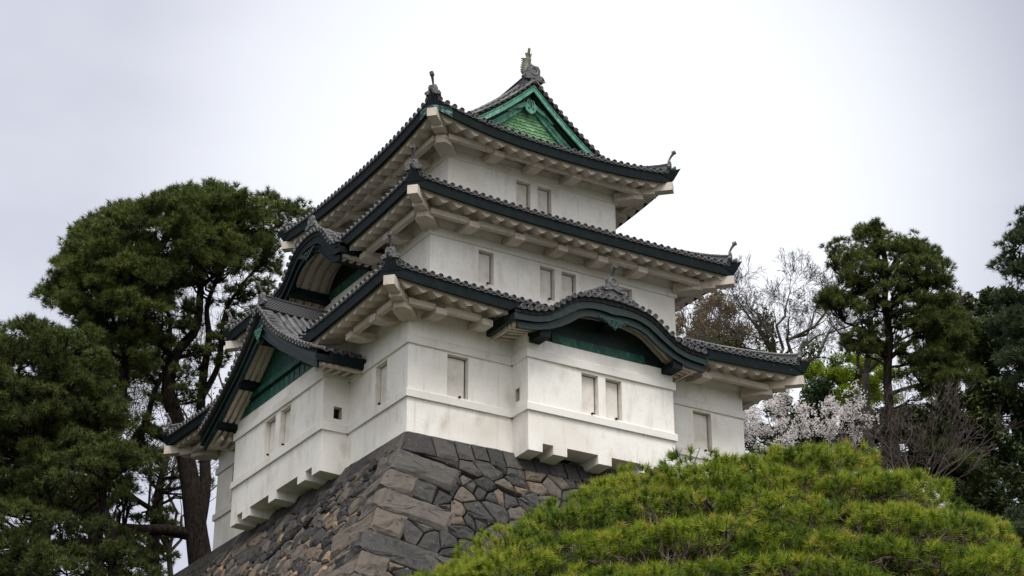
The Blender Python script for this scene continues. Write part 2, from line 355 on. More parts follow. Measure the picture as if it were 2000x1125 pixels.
for k in range(3):
    T = TIER[k]
    near, rest = MB(), MB(); bnear, brest = [], []
    if k: near, bnear = rest, brest
    for w in ('front', 'right', 'back', 'left'):
        S = SIDES[(k, w)]; ztop = T['zm'] + .62
        hs = WIN.get((k, w), [])
        if k == 0 and w in BAY:
            a, b, q = BAY[w]
            m1, m2, b1, b2 = (near, rest, bnear, brest) if w == 'front' else (rest, near, brest, bnear)
            wall_face(m1, S, 0, a, T['z0'], ztop, [h for h in hs if h[1] < a]); wall_face(m2, S, b, S.len, T['z0'], ztop, [h for h in hs if h[0] > b])
            segs = [(0, a, b1), (b, S.len, b2)]
        else:
            wall_face(rest, S, 0, S.len, T['z0'], ztop, hs); segs = [(0, S.len, brest)]
        for (a_, b_, lst) in segs:
            for (z, h) in ([(1.30, .31), (T['zb'], .34)] if k == 0 else [(T['zb'], .36)]): lst.append(band(S, a_, b_, z, h, 0, a_ == 0, b_ == S.len))
        for h in hs: window(S, h)
    for (m_, l_) in ((near, bnear), (rest, brest)) if k == 0 else ((rest, brest),):
        wo = m_.build('wall', M_PL, keep)
        for q in l_: q.build('band', M_BD, wo)
# repair patch on the near corner
pm = MB(); S = SIDES[(0, 'front')]; pm.obox((.39, -.008, .31), (.37, 0, 0), (0, .011, 0), (0, 0, .31)); pm.build('plaster_patch', M_PL, keep)
# projecting bays with stone-dropping notches
def bay(w, pads, zpad, znotch, wins, loop_hole):
    S = SIDES[(0, w)]; a, b, q = BAY[w]; mb = MB(); ztop = 4.14
    wall_face(mb, S, a, b, znotch, ztop, wins, n=q)
    # side faces
    class F: pass
    for (u, U2) in ((a, -S.U), (b, S.U)):
        f = F(); f.p = (lambda uu, n, z, u=u: S.p(u, uu, z))
        holes = [loop_hole] if loop_hole and ((w == 'front' and u == a) or (w == 'left' and u == b)) else []
        wall_face(mb, f, 0, q, znotch, ztop + .9, holes)
        if holes:
            lo = MB(); h = holes[0]; dd = .28
            g = (S.U if u == a else -S.U)
            pts = [S.p(u, h[0], h[2]), S.p(u, h[1], h[2]), S.p(u, h[1], h[3]), S.p(u, h[0], h[3])]
            lo.add(pts + [p + g * dd for p in pts], [(0, 1, 5, 4), (1, 2, 6, 5), (2, 3, 7, 6), (3, 0, 4, 7)])
            lo.m = 1; lo.add([p + g * dd for p in pts], [(0, 1, 2, 3)]); lo.build('loophole', [M_EV, M_DK], keep)
    mb.add([S.p(a, 0, znotch), S.p(b, 0, znotch), S.p(b, q, znotch), S.p(a, q, znotch)], [(0, 1, 2, 3)])
    mb.add([S.p(a, 0, ztop), S.p(b, 0, ztop), S.p(b, q, ztop), S.p(a, q, ztop)], [(0, 1, 2, 3)])
    bo = mb.build('bay_wall', M_PL, keep)
    for (p0, p1) in pads:
        pd = MB(); pd.sweep([[S.p(u, -.2, zpad - .06), S.p(u, q, zpad), S.p(u, q, znotch), S.p(u, -.2, znotch)] for u in (p0, p1)])
        pd.build('corbel', M_PL, bo)
    for (z, h) in ((1.30, .31), (3.34, .34)):
        bm = MB(); g = band(S, a, b, z, h, n=q); bm.add(g.v, g.f)
        for u, sg in ((a, -1), (b, 1)):
            pr = [(-.02, 0), (BP, 0), (BP, h * .86), (BP * .25, h), (-.02, h)]
            bm.sweep([[S.p(u + sg * p, 0, z + zq) for p, zq in pr], [S.p(u + sg * p, q + p, z + zq) for p, zq in pr]])
        bm.build('band', M_BD, bo)
    for h in wins: window(S, h, n=q)
bay('front', [(4.33, 4.93), (5.38, 5.97), (7.31, 7.9), (9.2, 9.78), (10.2, 10.80)], -.2, .13, [(6.65, 7.38, 1.66, 3.22), (7.71, 8.43, 1.66, 3.22)], (.22, .50, 1.85, 2.35))
q_ = WY
bay('left', [(q_ - 5.30, q_ - 4.59), (q_ - 6.53, q_ - 5.85), (q_ - 9.10, q_ - 8.42), (q_ - 11.57, q_ - 10.86), (q_ - 12.72, q_ - 12.1)], -.28, .05,
    [(q_ - 8.38, q_ - 7.46, 1.72, 3.24), (q_ - 9.78, q_ - 8.82, 1.72, 3.24)], (.28, .62, 1.82, 2.30))

# ------------------------------------------------------------------ eaves
def pieces(m_):
    """split a builder into its separate runs"""
    par = list(range(len(m_.v)))
    def fd(i):
        while par[i] != i: par[i] = par[par[i]]; i = par[i]
        return i
    key = {}
    for i, v in enumerate(m_.v):
        kk = (round(v[0], 4), round(v[1], 4), round(v[2], 4))
        if kk in key: par[fd(i)] = fd(key[kk])
        else: key[kk] = i
    for f in m_.f:
        for j in f[1:]: par[fd(j)] = fd(f[0])
    res = {}
    for f, t in zip(m_.f, m_.t):
        q = res.setdefault(fd(f[0]), (MB(), {})); mm, ix = q; ff = []
        for j in f:
            if j not in ix: ix[j] = len(mm.v); mm.v.append(m_.v[j]); mm.st.append(m_.st[j])
            ff.append(ix[j])
        mm.f.append(tuple(ff)); mm.t.append(t); mm.mi.append(0)
    return [q[0] for q in res.values()]
def cut_at(S, u, margin=0):
    for G in S.cuts:
        if abs(u - G['c']) < G['cutw'] + margin: return True
    return False
KAR['cutw'] = 3.25; CHI['cutw'] = 4.1; KAR2['cutw'] = 2.2
def sweep_eave(mb, S, prof, du=.3, cut=True, margin=0):
    n_ = max(8, int((S.len + 2 * EV) / du)); rings = []
    for i in range(n_ + 1):
        q = i / n_; ring = []
        for (n, dz) in prof:
            u = -n + q * (S.len + 2 * n); qq = 2 * q - 1
            z = S.zm + ((S.zA if qq < 0 else S.zB) - S.zm) * abs(qq) ** 2.4 + dz
            ring.append(S.p(u, n, z))
        uc = -EV + q * (S.len + 2 * EV)
        if cut and cut_at(S, uc, margin):
            if len(rings) > 1: mb.sweep(rings); mb.runs = getattr(mb, 'runs', []) + [len(mb.v)]
            rings = []
        else: rings.append(ring)
    if len(rings) > 1: mb.sweep(rings)
def soffit(mb, S):
    pit = .62; amp = .22; nn = [EV - .2, EV - .45, EV - .8, EV - 1.2, .3, 0.0]
    rise = [0.0, .05, .12, .22, .42, .5]
    N_ = int((S.len + 2 * EV) / (pit / 10)); 
    def wv(u): return (.5 - .5 * math.cos(2 * PI * u / pit)) ** .62
    cols = []
    for i in range(N_ + 1):
        u = -EV + i * (S.len + 2 * EV) / N_
        if cut_at(S, u): cols.append(None); continue
        c = []
        for j, (n, r) in enumerate(zip(nn, rise)):
            uu = min(max(u, -n), S.len + n); z = S.zf(uu, EV) + r + .02
            c.append(S.p(uu, n, z - amp * wv(uu) - .0))
        uu = min(max(u, -nn[0]), S.len + nn[0]); c.insert(0, S.p(uu, nn[0], S.zf(uu) + .12))
        cols.append(c)
    for a, b in zip(cols, cols[1:]):
        if a is None or b is None: continue
        for j in range(len(a) - 1):
            mb.add([a[j], b[j], b[j + 1], a[j + 1]], [(0, 1, 2, 3)])
def tile_row(mb, P, u, ts, r=.098, side=None, n=5):
    """half-round tile row following surface P(u,t); overlapping tapered tiles"""
    rings = []; 
    for i, t in enumerate(ts):
        p = P(u, t); dT = (P(u, t + .05) - P(u, t - .05)).normalized(); dU = (P(u + .05, t) - P(u - .05, t)); dU = (dU - dT * dU.dot(dT)).normalized()
        Nn = dU.cross(dT)
        if Nn.z < 0: Nn = -Nn
        rr = [r, r * .86] if (0 < i < len(ts) - 1) else [r]
        for q in (rr[::-1] if i else rr):
            rings.append([p + dU * (math.cos(PI * k / n) * q) + Nn * (math.sin(PI * k / n) * q * 1.1 - .02) for k in range(n + 1)])
    for i in range(len(rings) - 1):
        if i % 2 == 0: mb.cur = random.random()
        mb.sweep(rings[i:i + 2], closed=False, caps=False)
    mb.cur = .5
def frange(a, b, st): 
    n = max(1, int(math.ceil((b - a) / st))); return [a + (b - a) * i / n for i in range(n + 1)]
def tlimit(S, u):
    """how far up the slope the roof runs at u"""
    edge = min(u + EV, S.len + EV - u)
    if S.k < 2: return min(edge, RUN if S.which in ('front', 'back') else RUN)
    if S.which in ('front', 'back'): return min(edge, YW - (TIER[2]['s'] - EV))
    v = YG - (TIER[2]['s'] - EV)
    return edge if edge < v else (LX / 2 - (TIER[2]['s'] - EV)) 
PITCHT = .335
def eave_side(k, w, roofmb, parts, lip):
    S = SIDES[(k, w)]
    N_ = int(round((S.len + 2 * EV) / PITCHT)); st = (S.len + 2 * EV) / N_
    # sheet of flat tiles under the round rows
    for i in range(N_):
        ua, ub = -EV + i * st, -EV + (i + 1) * st; um = (ua + ub) / 2
        hid = cut_at(S, um, .3)
        ta, tb = tlimit(S, ua + 1e-4), tlimit(S, ub - 1e-4)
        m_ = 7; off = Vector((0, 0, -.055))
        if abs(ta - tb) > 1.0:
            vv = YG - (TIER[2]['s'] - EV); full = LX / 2 - (TIER[2]['s'] - EV)
            uu0, uu1 = (vv - EV + .02, ub) if tb > ta else (ua, S.len + EV - vv - .02)
            cc = [[S.surf(x, full * j / m_) + off for j in range(m_ + 1)] for x in (uu0, uu1)]
            for j in range(m_): roofmb.add([cc[0][j], cc[1][j], cc[1][j + 1], cc[0][j + 1]], [(0, 1, 2, 3)])
            ta = tb = min(ta, tb)
        ca, cb = [], []
        for j in range(m_ + 1): ca.append(S.surf(ua, ta * j / m_) + off); cb.append(S.surf(ub, tb * j / m_) + off)
        if not hid:
            for j in range(m_): roofmb.add([ca[j], cb[j], cb[j + 1], ca[j + 1]], [(0, 1, 2, 3)])
            # drooping lip of the flat tile between two discs
            A = S.surf(ua, -.06); B = S.surf(ub, -.06); pts = []
            for q in range(5):
                x = q / 4; z = -.03 - .06 * math.sin(PI * x); p = A.lerp(B, x); pts.append(p + Vector((0, 0, z)))
            lip.add(pts + [p + Vector((0, 0, -.03)) for p in pts] + [p - S.N * .25 for p in pts],
                    [(q, q + 1, q + 6, q + 5) for q in range(4)] + [(q, q + 10, q + 11, q + 1) for q in range(4)])
        # round rows on the boundary lines
        if i > 0:
            u = ua; t1 = tlimit(S, u) - .02; t0 = -.08
            tt = t0
            if any(abs(u - G['c']) < G['D'] for G in S.cuts):
                G = S.cuts[0]
                # drop the stretch of the row that lies below the set-in gable roof
                ok = [t for t in frange(t0, t1, .12) if S.surf(u, t).z > gz(G, u - G['c']) - .02]
                if not ok or (cut_at(S, u, -.9)): 
                    if not ok: continue
                tt = ok[0]
                if tt > t0 and S.surf(u, t0).z < gz(G, u - G['c']): pass
            if t1 - tt < .1: continue
            tile_row(roofmb, S.surf, u, frange(tt, t1, .42))
            if tt == t0 and not cut_at(S, u, 0):
                d = S.N; roofmb.disc_end(S.surf(u, t0) + Vector((0, 0, .005)), d, .112)
    fas, und = MB(), MB()
    sweep_eave(fas, S, [(EV, .0), (EV + .02, .40), (EV - .14, .40), (EV - .14, .02)], margin=-.6)
    sweep_eave(und, S, [(EV - .02, .402), (EV - .02, .47), (EV + .04, .49), (EV - .3, .52), (EV - .3, .402)], margin=-.3)  # black strip: the shadow between fascia and tiles, put in as colour
    sweep_eave(lip, S, [(EV - .142, -.03), (EV - .142, .1), (EV - .22, .1), (EV - .22, -.03)], margin=0) if False else None
    soff = MB(); soffit(soff, S)
    parts.append((fas, 'fascia', M_FA)); parts.append((und, 'fascia_shadow_strip', M_BB)); parts.append((soff, 'rafters', M_EV))
    sweep_eave(beam, S, [(.82, -.27), (1.05, -.27), (1.05, .10), (.82, .10)], margin=.3) if False else None
def flatbeam(mb, S, skips):
    zb = S.zm - .28 if S.k < 2 else S.zm - .10
    x = -.95; pts = sorted(skips)
    segs = []; a = -.55
    for s_ in pts: segs.append((a, s_ - .20)); a = s_ + .20
    segs.append((a, S.len + .55))
    for (a, b) in segs:
        mb = MB()
        if b - a < .2: continue
        if cut_at(S, (a + b) / 2, -.2): continue
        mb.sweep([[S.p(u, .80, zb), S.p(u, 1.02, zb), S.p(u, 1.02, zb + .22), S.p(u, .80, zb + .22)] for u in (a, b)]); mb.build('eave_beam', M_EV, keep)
ARMS = {(0, 'front'): [.72, 2.62, 12.45], (0, 'left'): [.8, 2.6, WY - 2.62, WY - .75],
        (1, 'front'): [1.30, 3.34, 5.30, 7.20, 9.10], (1, 'left'): [1.2, 3.1, 9.9, 11.9],
        (2, 'front'): [1.75, 3.6, 5.45], (2, 'left'): [1.4, 3.3, 5.1, 6.9, 8.7]}
for k in range(3):
    roofmb, lip = MB(), MB(); parts = []
    for w in ('front', 'right', 'back', 'left'):
        eave_side(k, w, roofmb, parts, lip)
    roof = roofmb.build('roof', [M_TI, M_TR, M_TD], keep)
    for q in pieces(lip):
        if len(q.f) > 60: q.build('flat_tile_edge', M_TI, roof)
    for (m_, nm, mt_) in parts:
        for q in pieces(m_): q.build(nm, mt_, roof)
    for w in ('front', 'left', 'right'):
        S = SIDES[(k, w)]; arms = ARMS.get((k, w)) or [S.len * q for q in (.1, .3, .5, .7, .9)]
        flatbeam(None, S, arms)
        for u in arms:
            if cut_at(S, u, -.4): continue
            zb = S.zm - (.44 if k < 2 else .28); am = MB()
            am.sweep([[S.p(u + s_, n, zb + z) for (n, z) in ((1.10, 0), (.55, 0), (-.02, .16), (-.02, .34), (1.10, .24))] for s_ in (-.22, .22)])
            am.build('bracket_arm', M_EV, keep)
# ------------------------------------------------------------------ corners: hip beams, hip ridges, ridge end tiles
def lathe_horn(mb, p, d, ln=.5, r0=.055, r1=.085):
    """horn tile: stem curving outward and up with a disc at its end"""
    d = Vector(d).normalized(); path = []; rad = []
    for i in range(7):
        q = i / 6; path.append(Vector(p) + d * (ln * .55 * q ** 1.5) + Vector((0, 0, ln * .92 * q)) ); rad.append(r0 + (r1 - r0) * q ** 2)
    mb.tube(path, rad, 8)
    t = (path[-1] - path[-2]).normalized(); t = (d * .8 + Vector((0, 0, .25))).normalized()
    mb.disc_end(path[-1] + t * .05, t, r1 * 1.15, ln=.16)
def oni(mb, p, d, sc=1.0):
    """ridge-end tile: shouldered plate with round boss and curled feet. p bottom centre, d outward"""
    d = Vector(d).normalized(); up = Vector((0, 0, 1)); x = up.cross(d); P0 = Vector(p)
    out_ = [(-.30, -.08), (-.36, .02), (-.30, .12), (-.20, .14), (-.21, .30), (-.15, .42), (.15, .42), (.21, .30), (.20, .14), (.30, .12), (.36, .02), (.30, -.08), (.14, -.03), (0, .02), (-.14, -.03)]
    mb.prism([P0 + x * (a * sc) + up * (b * sc) for a, b in out_], d * (.12 * sc))
    n = 12; c = P0 + up * (.24 * sc) + d * (.12 * sc)
    path = [c + (x * math.cos(2 * PI * k / n) + up * math.sin(2 * PI * k / n)) * (.115 * sc) for k in range(n + 1)]
    mb.m = 1; mb.tube(path, .025 * sc, 5, False); mb.m = 0
    for s_ in (-1, 1):
        c2 = P0 + x * (s_ * .29 * sc) + up * (.02 * sc); mb.m = 1
        path = [c2 + d * (.13 * sc) + (x * math.cos(q) + up * math.sin(q)) * (sc * (.02 + .012 * q)) for q in [i * .7 for i in range(9)]]
        mb.tube(path, .022 * sc, 5); mb.m = 0
def ridge(mb, path, w=.20, h=.30, top=.085):
    """stacked ridge with lattice sides; path = base line points"""
    P = [Vector(p) for p in path]; L_ = 0; rings = []; st = []; caps = []
    pr = [(-w * .62, -.1), (-w * .62, .04), (-w * .5, .05), (-w * .5, h - .05), (-w * .62, h - .04), (-w * .62, h), (w * .62, h), (w * .62, h - .04), (w * .5, h - .05), (w * .5, .05), (w * .62, .04), (w * .62, -.1)]
    for i, p in enumerate(P):
        t = P[min(i + 1, len(P) - 1)] - P[max(i - 1, 0)]; x = Vector((t.y, -t.x, 0)).normalized()
        if i: L_ += (p - P[i - 1]).length
        rings.append([p + x * a + Vector((0, 0, b)) for a, b in pr]); st += [(L_ + 1, b, 1) for a, b in pr]
    m0 = mb.m; mb.m = 3; mb.sweep(rings, st=st); mb.m = m0
    for i in range(len(P) - 1):
        a, b = P[i] + Vector((0, 0, h)), P[i + 1] + Vector((0, 0, h)); n = max(1, int((b - a).length / .3))
        for j in range(n):
            mb.cur = random.random(); mb.tube([a.lerp(b, j / n), a.lerp(b, (j + .97) / n)], [top, top * .9], 8)
    mb.cur = .5
for k in range(3):
    for (wA, wB) in (('front', 'right'), ('right', 'back'), ('back', 'left'), ('left', 'front')):
        SA = SIDES[(k, wA)]; SB = SIDES[(k, wB)]            # corner at end of A, start of B
        d = (SA.N + SB.N).normalized(); dg = SA.N + SB.N; c0 = SB.O; zc = SB.zA
        # diagonal hip beams below the corner
        hb = MB(); up = Vector((0, 0, 1)); x = up.cross(d)
        def dbeam(n0, n1, z0a, z0b, h, wd):
            hb.sweep([[c0 + dg * n + x * a + up * z for (a, z) in ((-wd, zz), (wd, zz), (wd, zz + h), (-wd, zz + h))] for (n, zz) in ((n0, z0a), (n1, z0b))])
        dbeam(.9, EV + .01, zc - .40, zc - .40, .36, .20)
        dbeam(.2, 1.22, zc - .46, zc - .52, .3, .23)
        hb.build('hip_beam', M_EV if (wA, wB) != ('left', 'front') else M_EV, keep)
        # beam-end block where the eave beams cross
        cb = MB(); zb = TIER[k]['zm'] - (.44 if k < 2 else .28)
        cb.prism([c0 + dg * .0 + x * -.32 + up * zb, c0 + dg * .62 + x * -.34 + up * zb, c0 + dg * .86 + x * -.18 + up * zb, c0 + dg * .86 + x * .18 + up * zb, c0 + dg * .62 + x * .34 + up * zb, c0 + x * .32 + up * zb], up * .34)
        cb.build('corner_bracket', M_EV, keep)
        # verdigris corner boards
        vm_ = MB()
        lo_, hi_ = (.0, .405)
        ra = [SA.p(SA.len + EV - .9, EV + .024, SA.zf(SA.len + EV - .9) - .005), SA.p(SA.len + EV + .022, EV + .024, zc - .03)]
        rb = [SB.p(-EV - .022, EV + .024, zc - .03), SB.p(-EV + .9, EV + .024, SB.zf(-EV + .9) - .005)]
        for (a_, b_) in (ra, rb): vm_.add([a_, b_, b_ + up * .42, a_ + up * .41], [(0, 1, 2, 3)])
        if k == 2 and (wA, wB) in (('left', 'front'),): vm_.build('verdigris_corner_board', M_FG, keep)
        bk = MB(); tip = c0 + dg * (EV + .27) + up * (zc + .66)
        a0 = c0 + dg * (EV + .03) + up * (zc + .10); pa = SA.p(SA.len + EV - .75, EV + .035, SA.zf(SA.len + EV - .75) + .40); pb = SB.p(-EV + .75, EV + .035, SB.zf(-EV + .75) + .40); pc = c0 + dg * (EV - .3) + up * (zc + .5)
        ma = SA.p(SA.len + EV - .02, EV + .12, zc + .50); mb_ = SB.p(-EV + .02, EV + .12, zc + .50)
        bk.add([a0, pa, pb, tip, pc, ma, mb_], [(0, 5, 1), (0, 3, 5), (0, 6, 3), (0, 2, 6), (1, 5, 4), (5, 3, 4), (3, 6, 4), (6, 2, 4)])
        bk.build('corner_beak', M_FA, keep)
        # hip ridge
        rm = MB(); path = []
        tend = (3.3 if k < 2 else YG - (TIER[2]['s'] - EV) - .05)
        for t in frange(.12, tend, .3):
            z = SB.surf(-EV + t, t).z
            path.append(c0 + dg * (EV - t) + up * (z + .02 + .10 * max(0, 1 - t / .9) ** 2))
        ridge(rm, path, .20, .27 if k else .27)
        ho = rm.build('hip_ridge', [M_TI, M_TR, M_TD, M_LA], keep)
        om = MB(); p0 = path[0] + d * .02; oni(om, p0 + up * .04, d, .92); 
        # low corner tile with its disc and upturned tip
        om.tube([path[0] + up * .02, path[0] + d * .2 + up * .02, path[0] + d * .30 + up * .04], [.09, .095, .10], 8); om.disc_end(path[0] + d * .33 + up * .045, d, .115)
        for sg in (-1, 1):
            for q in (.0,): om.disc_end(path[0] + d * .02 + x * (sg * .24) - up * .02, (d + x * sg * .8), .095, ln=.2)
        om.build('ridge_end_tile', [M_TI, M_TR, M_TD], ho)
        hm = MB(); lathe_horn(hm, path[0] + d * .05 + up * .42, d, .45, .042, .078); hm.build('horn_tile', [M_TI, M_TR, M_TD], ho)

# ------------------------------------------------------------------ set-in gable roofs
def gable(G):
    S = SIDES[(G['k'], G['which'])]; c, D, tn, bn = G['c'], G['D'], G['tn'], G['bn']
    wallz = TIER[G['k']]['zm']
    def P(d, n): return S.p(c + d, n, gz(G, d))
    def vis(d, n):
        p = P(d, n)
        if n >= EV - .02: return True
        mz = main_z(G['k'], p.x, p.y)
        if mz is None: return True
        if p.z > mz - .06: return True
        return n > 0 and p.z < wallz + .35
    rm = MB(); ds = []; x = -D
    # arc-length stepping so that the verge discs are evenly spaced
    fine = [(-D + i * .02) for i in range(int(2 * D / .02) + 1)]; acc = 0; last = fine[0]; steps = [fine[0]]; arc = [0]
    for a, b in zip(fine, fine[1:]):
        acc += math.hypot(b - a, gz(G, b) - gz(G, a)); arc.append(acc)
    NN = int(round(acc / .315)); steps = [interp(i * acc / NN, arc, fine) for i in range(NN + 1)]
    # sheet
    ns = frange(-3.6, tn - .05, .22)
    for a, b in zip(steps, steps[1:]):
        for n0, n1 in zip(ns, ns[1:]):
            if vis((a + b) / 2, (n0 + n1) / 2) or (vis((a + b) / 2, n1)):
                o = Vector((0, 0, -.05)); rm.add([P(a, n0) + o, P(b, n0) + o, P(b, n1) + o, P(a, n1) + o], [(0, 1, 2, 3)])
    # short verge tiles with discs facing outward
    def PV(u, t): return P(u, tn - t)
    for a in steps[1:-1]:
        tile_row(rm, PV, a, [0, .26, .5], .096); rm.disc_end(P(a, tn) + Vector((0, 0, .005)), S.N, .108)
    # long rows running down the slope
    w = .58
    rows = []
    while tn - w > -3.4: rows.append(tn - w); w += .34
    for n in rows:
        for sg in (-1, 1):
            fs = [d for d in frange(.16, D + .02, .05)]
            run = []; 
            def flush():
                if len(run) > 5:
                    a0, a1 = run[0], run[-1]
                    tile_row(rm, lambda u, t: P(sg * t, u), n, frange(a0, a1, .33), .09)
                    if a1 > D - .1: rm.disc_end(P(sg * D, n), S.U * sg, .098)
                run.clear()
            for d in fs:
                if vis(sg * d, n): run.append(d)
                else: flush()
            flush()
    go = rm.build('gable_roof', [M_TI, M_TR, M_TD], keep)
    # verge boards: curved strips stacked under the tiles
    def strip(mb, fa, fb, n0, n1, d0=-D, d1=D, off0=0, off1=0):
        N_ = 64; rings = []
        for i in range(N_ + 1):
            d = d0 + (d1 - d0) * i / N_; t_ = gz(G, d) - .06; l_ = interp(abs(d), *G['low'])
            za = t_ + (l_ - t_) * fa + off0; zb = t_ + (l_ - t_) * fb + off1
            rings.append([S.p(c + d, n1, zb), S.p(c + d, n1, za), S.p(c + d, n0, za), S.p(c + d, n0, zb)])
        mb.sweep(rings)
    b = MB(); strip(b, 0, .22, bn - .5, bn + .02, -D + .02, D - .02); b.build('verge_underlay', M_BB, go)
    b = MB(); strip(b, .22, .52, bn - .12, bn - .02, -D + .03, D - .03); strip(b, .52, .60, bn - .12, bn + .01, -D + .03, D - .03); b.build('bargeboard', M_GR if G is not KAR2 else M_FA, go)
    b = MB(); 
    strip(b, .62, .93, bn - .20, bn - .10, -D + .2, D - .2); strip(b, .93, 1.0, bn - .20, bn - .06, -D + .2, D - .2)
    b.build('lower_bargeboard', M_GR if G is not KAR2 else M_FA, go)
    # plaster soffit of the gable with curved ribs
    wn_ = G['wall']; nb = wn_ - .4 if G is not KAR2 else -.3
    b = MB(); N_ = 60; q = []
    def zsof(d): return gz(G, d) - .06 - (.34 if G['kind'] == 'cusped' else .40)
    for i in range(N_):
        d0, d1 = -D + .12 + (2 * D - .24) * i / N_, -D + .12 + (2 * D - .24) * (i + 1) / N_
        b.add([S.p(c + d0, bn - .2, zsof(d0)), S.p(c + d1, bn - .2, zsof(d1)), S.p(c + d1, nb, zsof(d1)), S.p(c + d0, nb, zsof(d0))], [(0, 1, 2, 3)])
    b.build('soffit', M_EV, go)
    ribs = [bn - .36, bn - .62, bn - .88] if G is not KAR2 else [bn - .4, bn - .8, bn - 1.2, bn - 1.6]
    hw = .075 if G is not KAR2 else .13
    for n in ribs:
        b = MB(); rings = []
        for i in range(N_ + 1):
            d = -D + .16 + (2 * D - .32) * i / N_; z = zsof(d) + .01; hh = .15 if abs(d) < D * .62 else .19
            rings.append([S.p(c + d, n - hw, z - hh), S.p(c + d, n + hw, z - hh), S.p(c + d, n + hw, z), S.p(c + d, n - hw, z)])
        b.sweep(rings); b.build('rib_rafter', M_EV, go)
    # side eave: dark board returning to the wall at both low ends
    for sg in (-1, 1):
        b = MB(); z = gz(G, D); lo = interp(D, *G['low']); bk = -.02 if G['k'] == 0 else .2
        b.sweep([[S.p(c + sg * (D - .02), n, z - .08), S.p(c + sg * (D - .15), n, z - .08), S.p(c + sg * (D - .15), n, z - .46), S.p(c + sg * (D - .02), n, z - .46)] for n in (bk, bn)])
        b.build('side_fascia', M_GR if G is KAR else M_FA, go)
        b = MB(); b.sweep([[S.p(c + sg * (D - .22), n, z - .44), S.p(c + sg * (D - .34), n, z - .44), S.p(c + sg * (D - .34), n, z - .56), S.p(c + sg * (D - .22), n, z - .56)] for n in (bk, bn - .2)])
        for n in np.arange(.15, bn - .2, .34):
            b.sweep([[S.p(c + sg * d, n + a, zz) for (a, zz) in ((-.07, z - .60 + (D - d) * .12), (.07, z - .60 + (D - d) * .12), (.07, z - .42 + (D - d) * .12), (-.07, z - .42 + (D - d) * .12))] for d in (D - .42, D - 1.1 if G is not KAR2 else D - .7)])
        b.build('side_rafters', M_EV, go)
        # low side eave row closing sheet
    # gable wall and tie boards
    b = MB()
    if G['k'] == 0:
        half = BAY[G['which']]; a0, a1 = half[0] - c, half[1] - c; zt = 4.14
        N_ = 40; 
        for i in range(N_):
            d0, d1 = a0 + (a1 - a0) * i / N_, a0 + (a1 - a0) * (i + 1) / N_
            b.add([S.p(c + d0, wn_ - .02, zt), S.p(c + d1, wn_ - .02, zt), S.p(c + d1, wn_ - .02, max(zt, zsof(d1))), S.p(c + d0, wn_ - .02, max(zt, zsof(d0)))], [(0, 1, 2, 3)])
        b.build('gable_wall', M_GM if G is CHI else M_GR, go)  # front cusped gable: dark copper carries the shade of the recess
        b = MB(); hb_ = .34 if G is KAR else .42
        e0, e1 = (a0 + 1.05, a1 - 1.3) if G is KAR else (a0 + .3, a1 - .3)
        b.sweep([[S.p(c + d, wn_ - .03, zt - .01), S.p(c + d, wn_ + .10, zt - .01), S.p(c + d, wn_ + .07, zt + hb_), S.p(c + d, wn_ - .03, zt + hb_)] for d in (e0, e1)])
        if G is CHI:
            b.sweep([[S.p(c + d, wn_ - .03, zt + .58), S.p(c + d, wn_ + .14, zt + .58), S.p(c + d, wn_ + .14, zt + .8), S.p(c + d, wn_ - .03, zt + .8)] for d in (-2.9, 2.9)])
            for d in np.arange(-3.6, 3.7, .46): b.obox(S.p(c + d, wn_ + .09, zt + .2), S.U * .012, S.N * .02, Vector((0, 0, .2)))
        b.build('tie_board', M_GM, go)
        # purlin ends
        for (d, zz, ww, hh) in ([(-2.95, 4.06, .22, .14), (2.95, 4.06, .22, .14), (0, 5.2, .14, .14)] if G is KAR else [(-4.1, 3.95, .24, .15), (4.1, 3.95, .24, .15), (-2.15, 5.08, .22, .15), (2.15, 5.08, .22, .15), (0, 6.2, .16, .16)]):
            pm_ = MB(); pm_.sweep([[S.p(c + d + a, n, zz + z) for (a, z) in ((-ww, -hh), (ww, -hh), (ww, hh), (-ww, hh))] for n in (wn_ - .05, bn - .14)])
            pm_.build('purlin', M_FA, go)
    else:
        for i in range(30):
            d0, d1 = -2.4 + 4.8 * i / 30, -2.4 + 4.8 * (i + 1) / 30
            b.add([S.p(c + d0, .03, 9.55), S.p(c + d1, .03, 9.55), S.p(c + d1, .03, max(9.56, zsof(d1))), S.p(c + d0, .03, max(9.56, zsof(d0)))], [(0, 1, 2, 3)])
        b.build('gable_wall', M_BB, go)
        b = MB(); b.sweep([[S.p(c + d, -.02, 9.36), S.p(c + d, .09, 9.36), S.p(c + d, .07, 9.72), S.p(c + d, -.02, 9.72)] for d in (-2.9, 3.4)]); b.build('tie_board', M_GM, go)
        for d in (-2.0, 2.0):
            pm_ = MB(); pm_.sweep([[S.p(c + d + a, n, 9.42 + z) for (a, z) in ((-.2, -.16), (.2, -.16), (.2, .18), (-.2, .18))] for n in (0, bn - .2)]); pm_.build('purlin', M_FA, go)
    # pendant carving
    zc = interp(0, *G['low']) ; n = bn - .02; b = MB(); sc = {1: 1.0}.get(1)
    wid, drop = (.75, .42) if G['kind'] == 'cusped' else (.42, .62)
    top = zc + (.16 if G['kind'] == 'cusped' else .25)
    outl = [(-wid, .02), (-wid * .7, -.08), (-wid * .45, -.10), (-wid * .36, -.24), (-wid * .16, -.30), (0, -drop), (wid * .16, -.30), (wid * .36, -.24), (wid * .45, -.10), (wid * .7, -.08), (wid, .02), (wid * .4, .06), (0, .05), (-wid * .4, .06)]
    b.prism([S.p(c + a, n, top + z) for a, z in outl], S.N * .05)
    b.m = 1
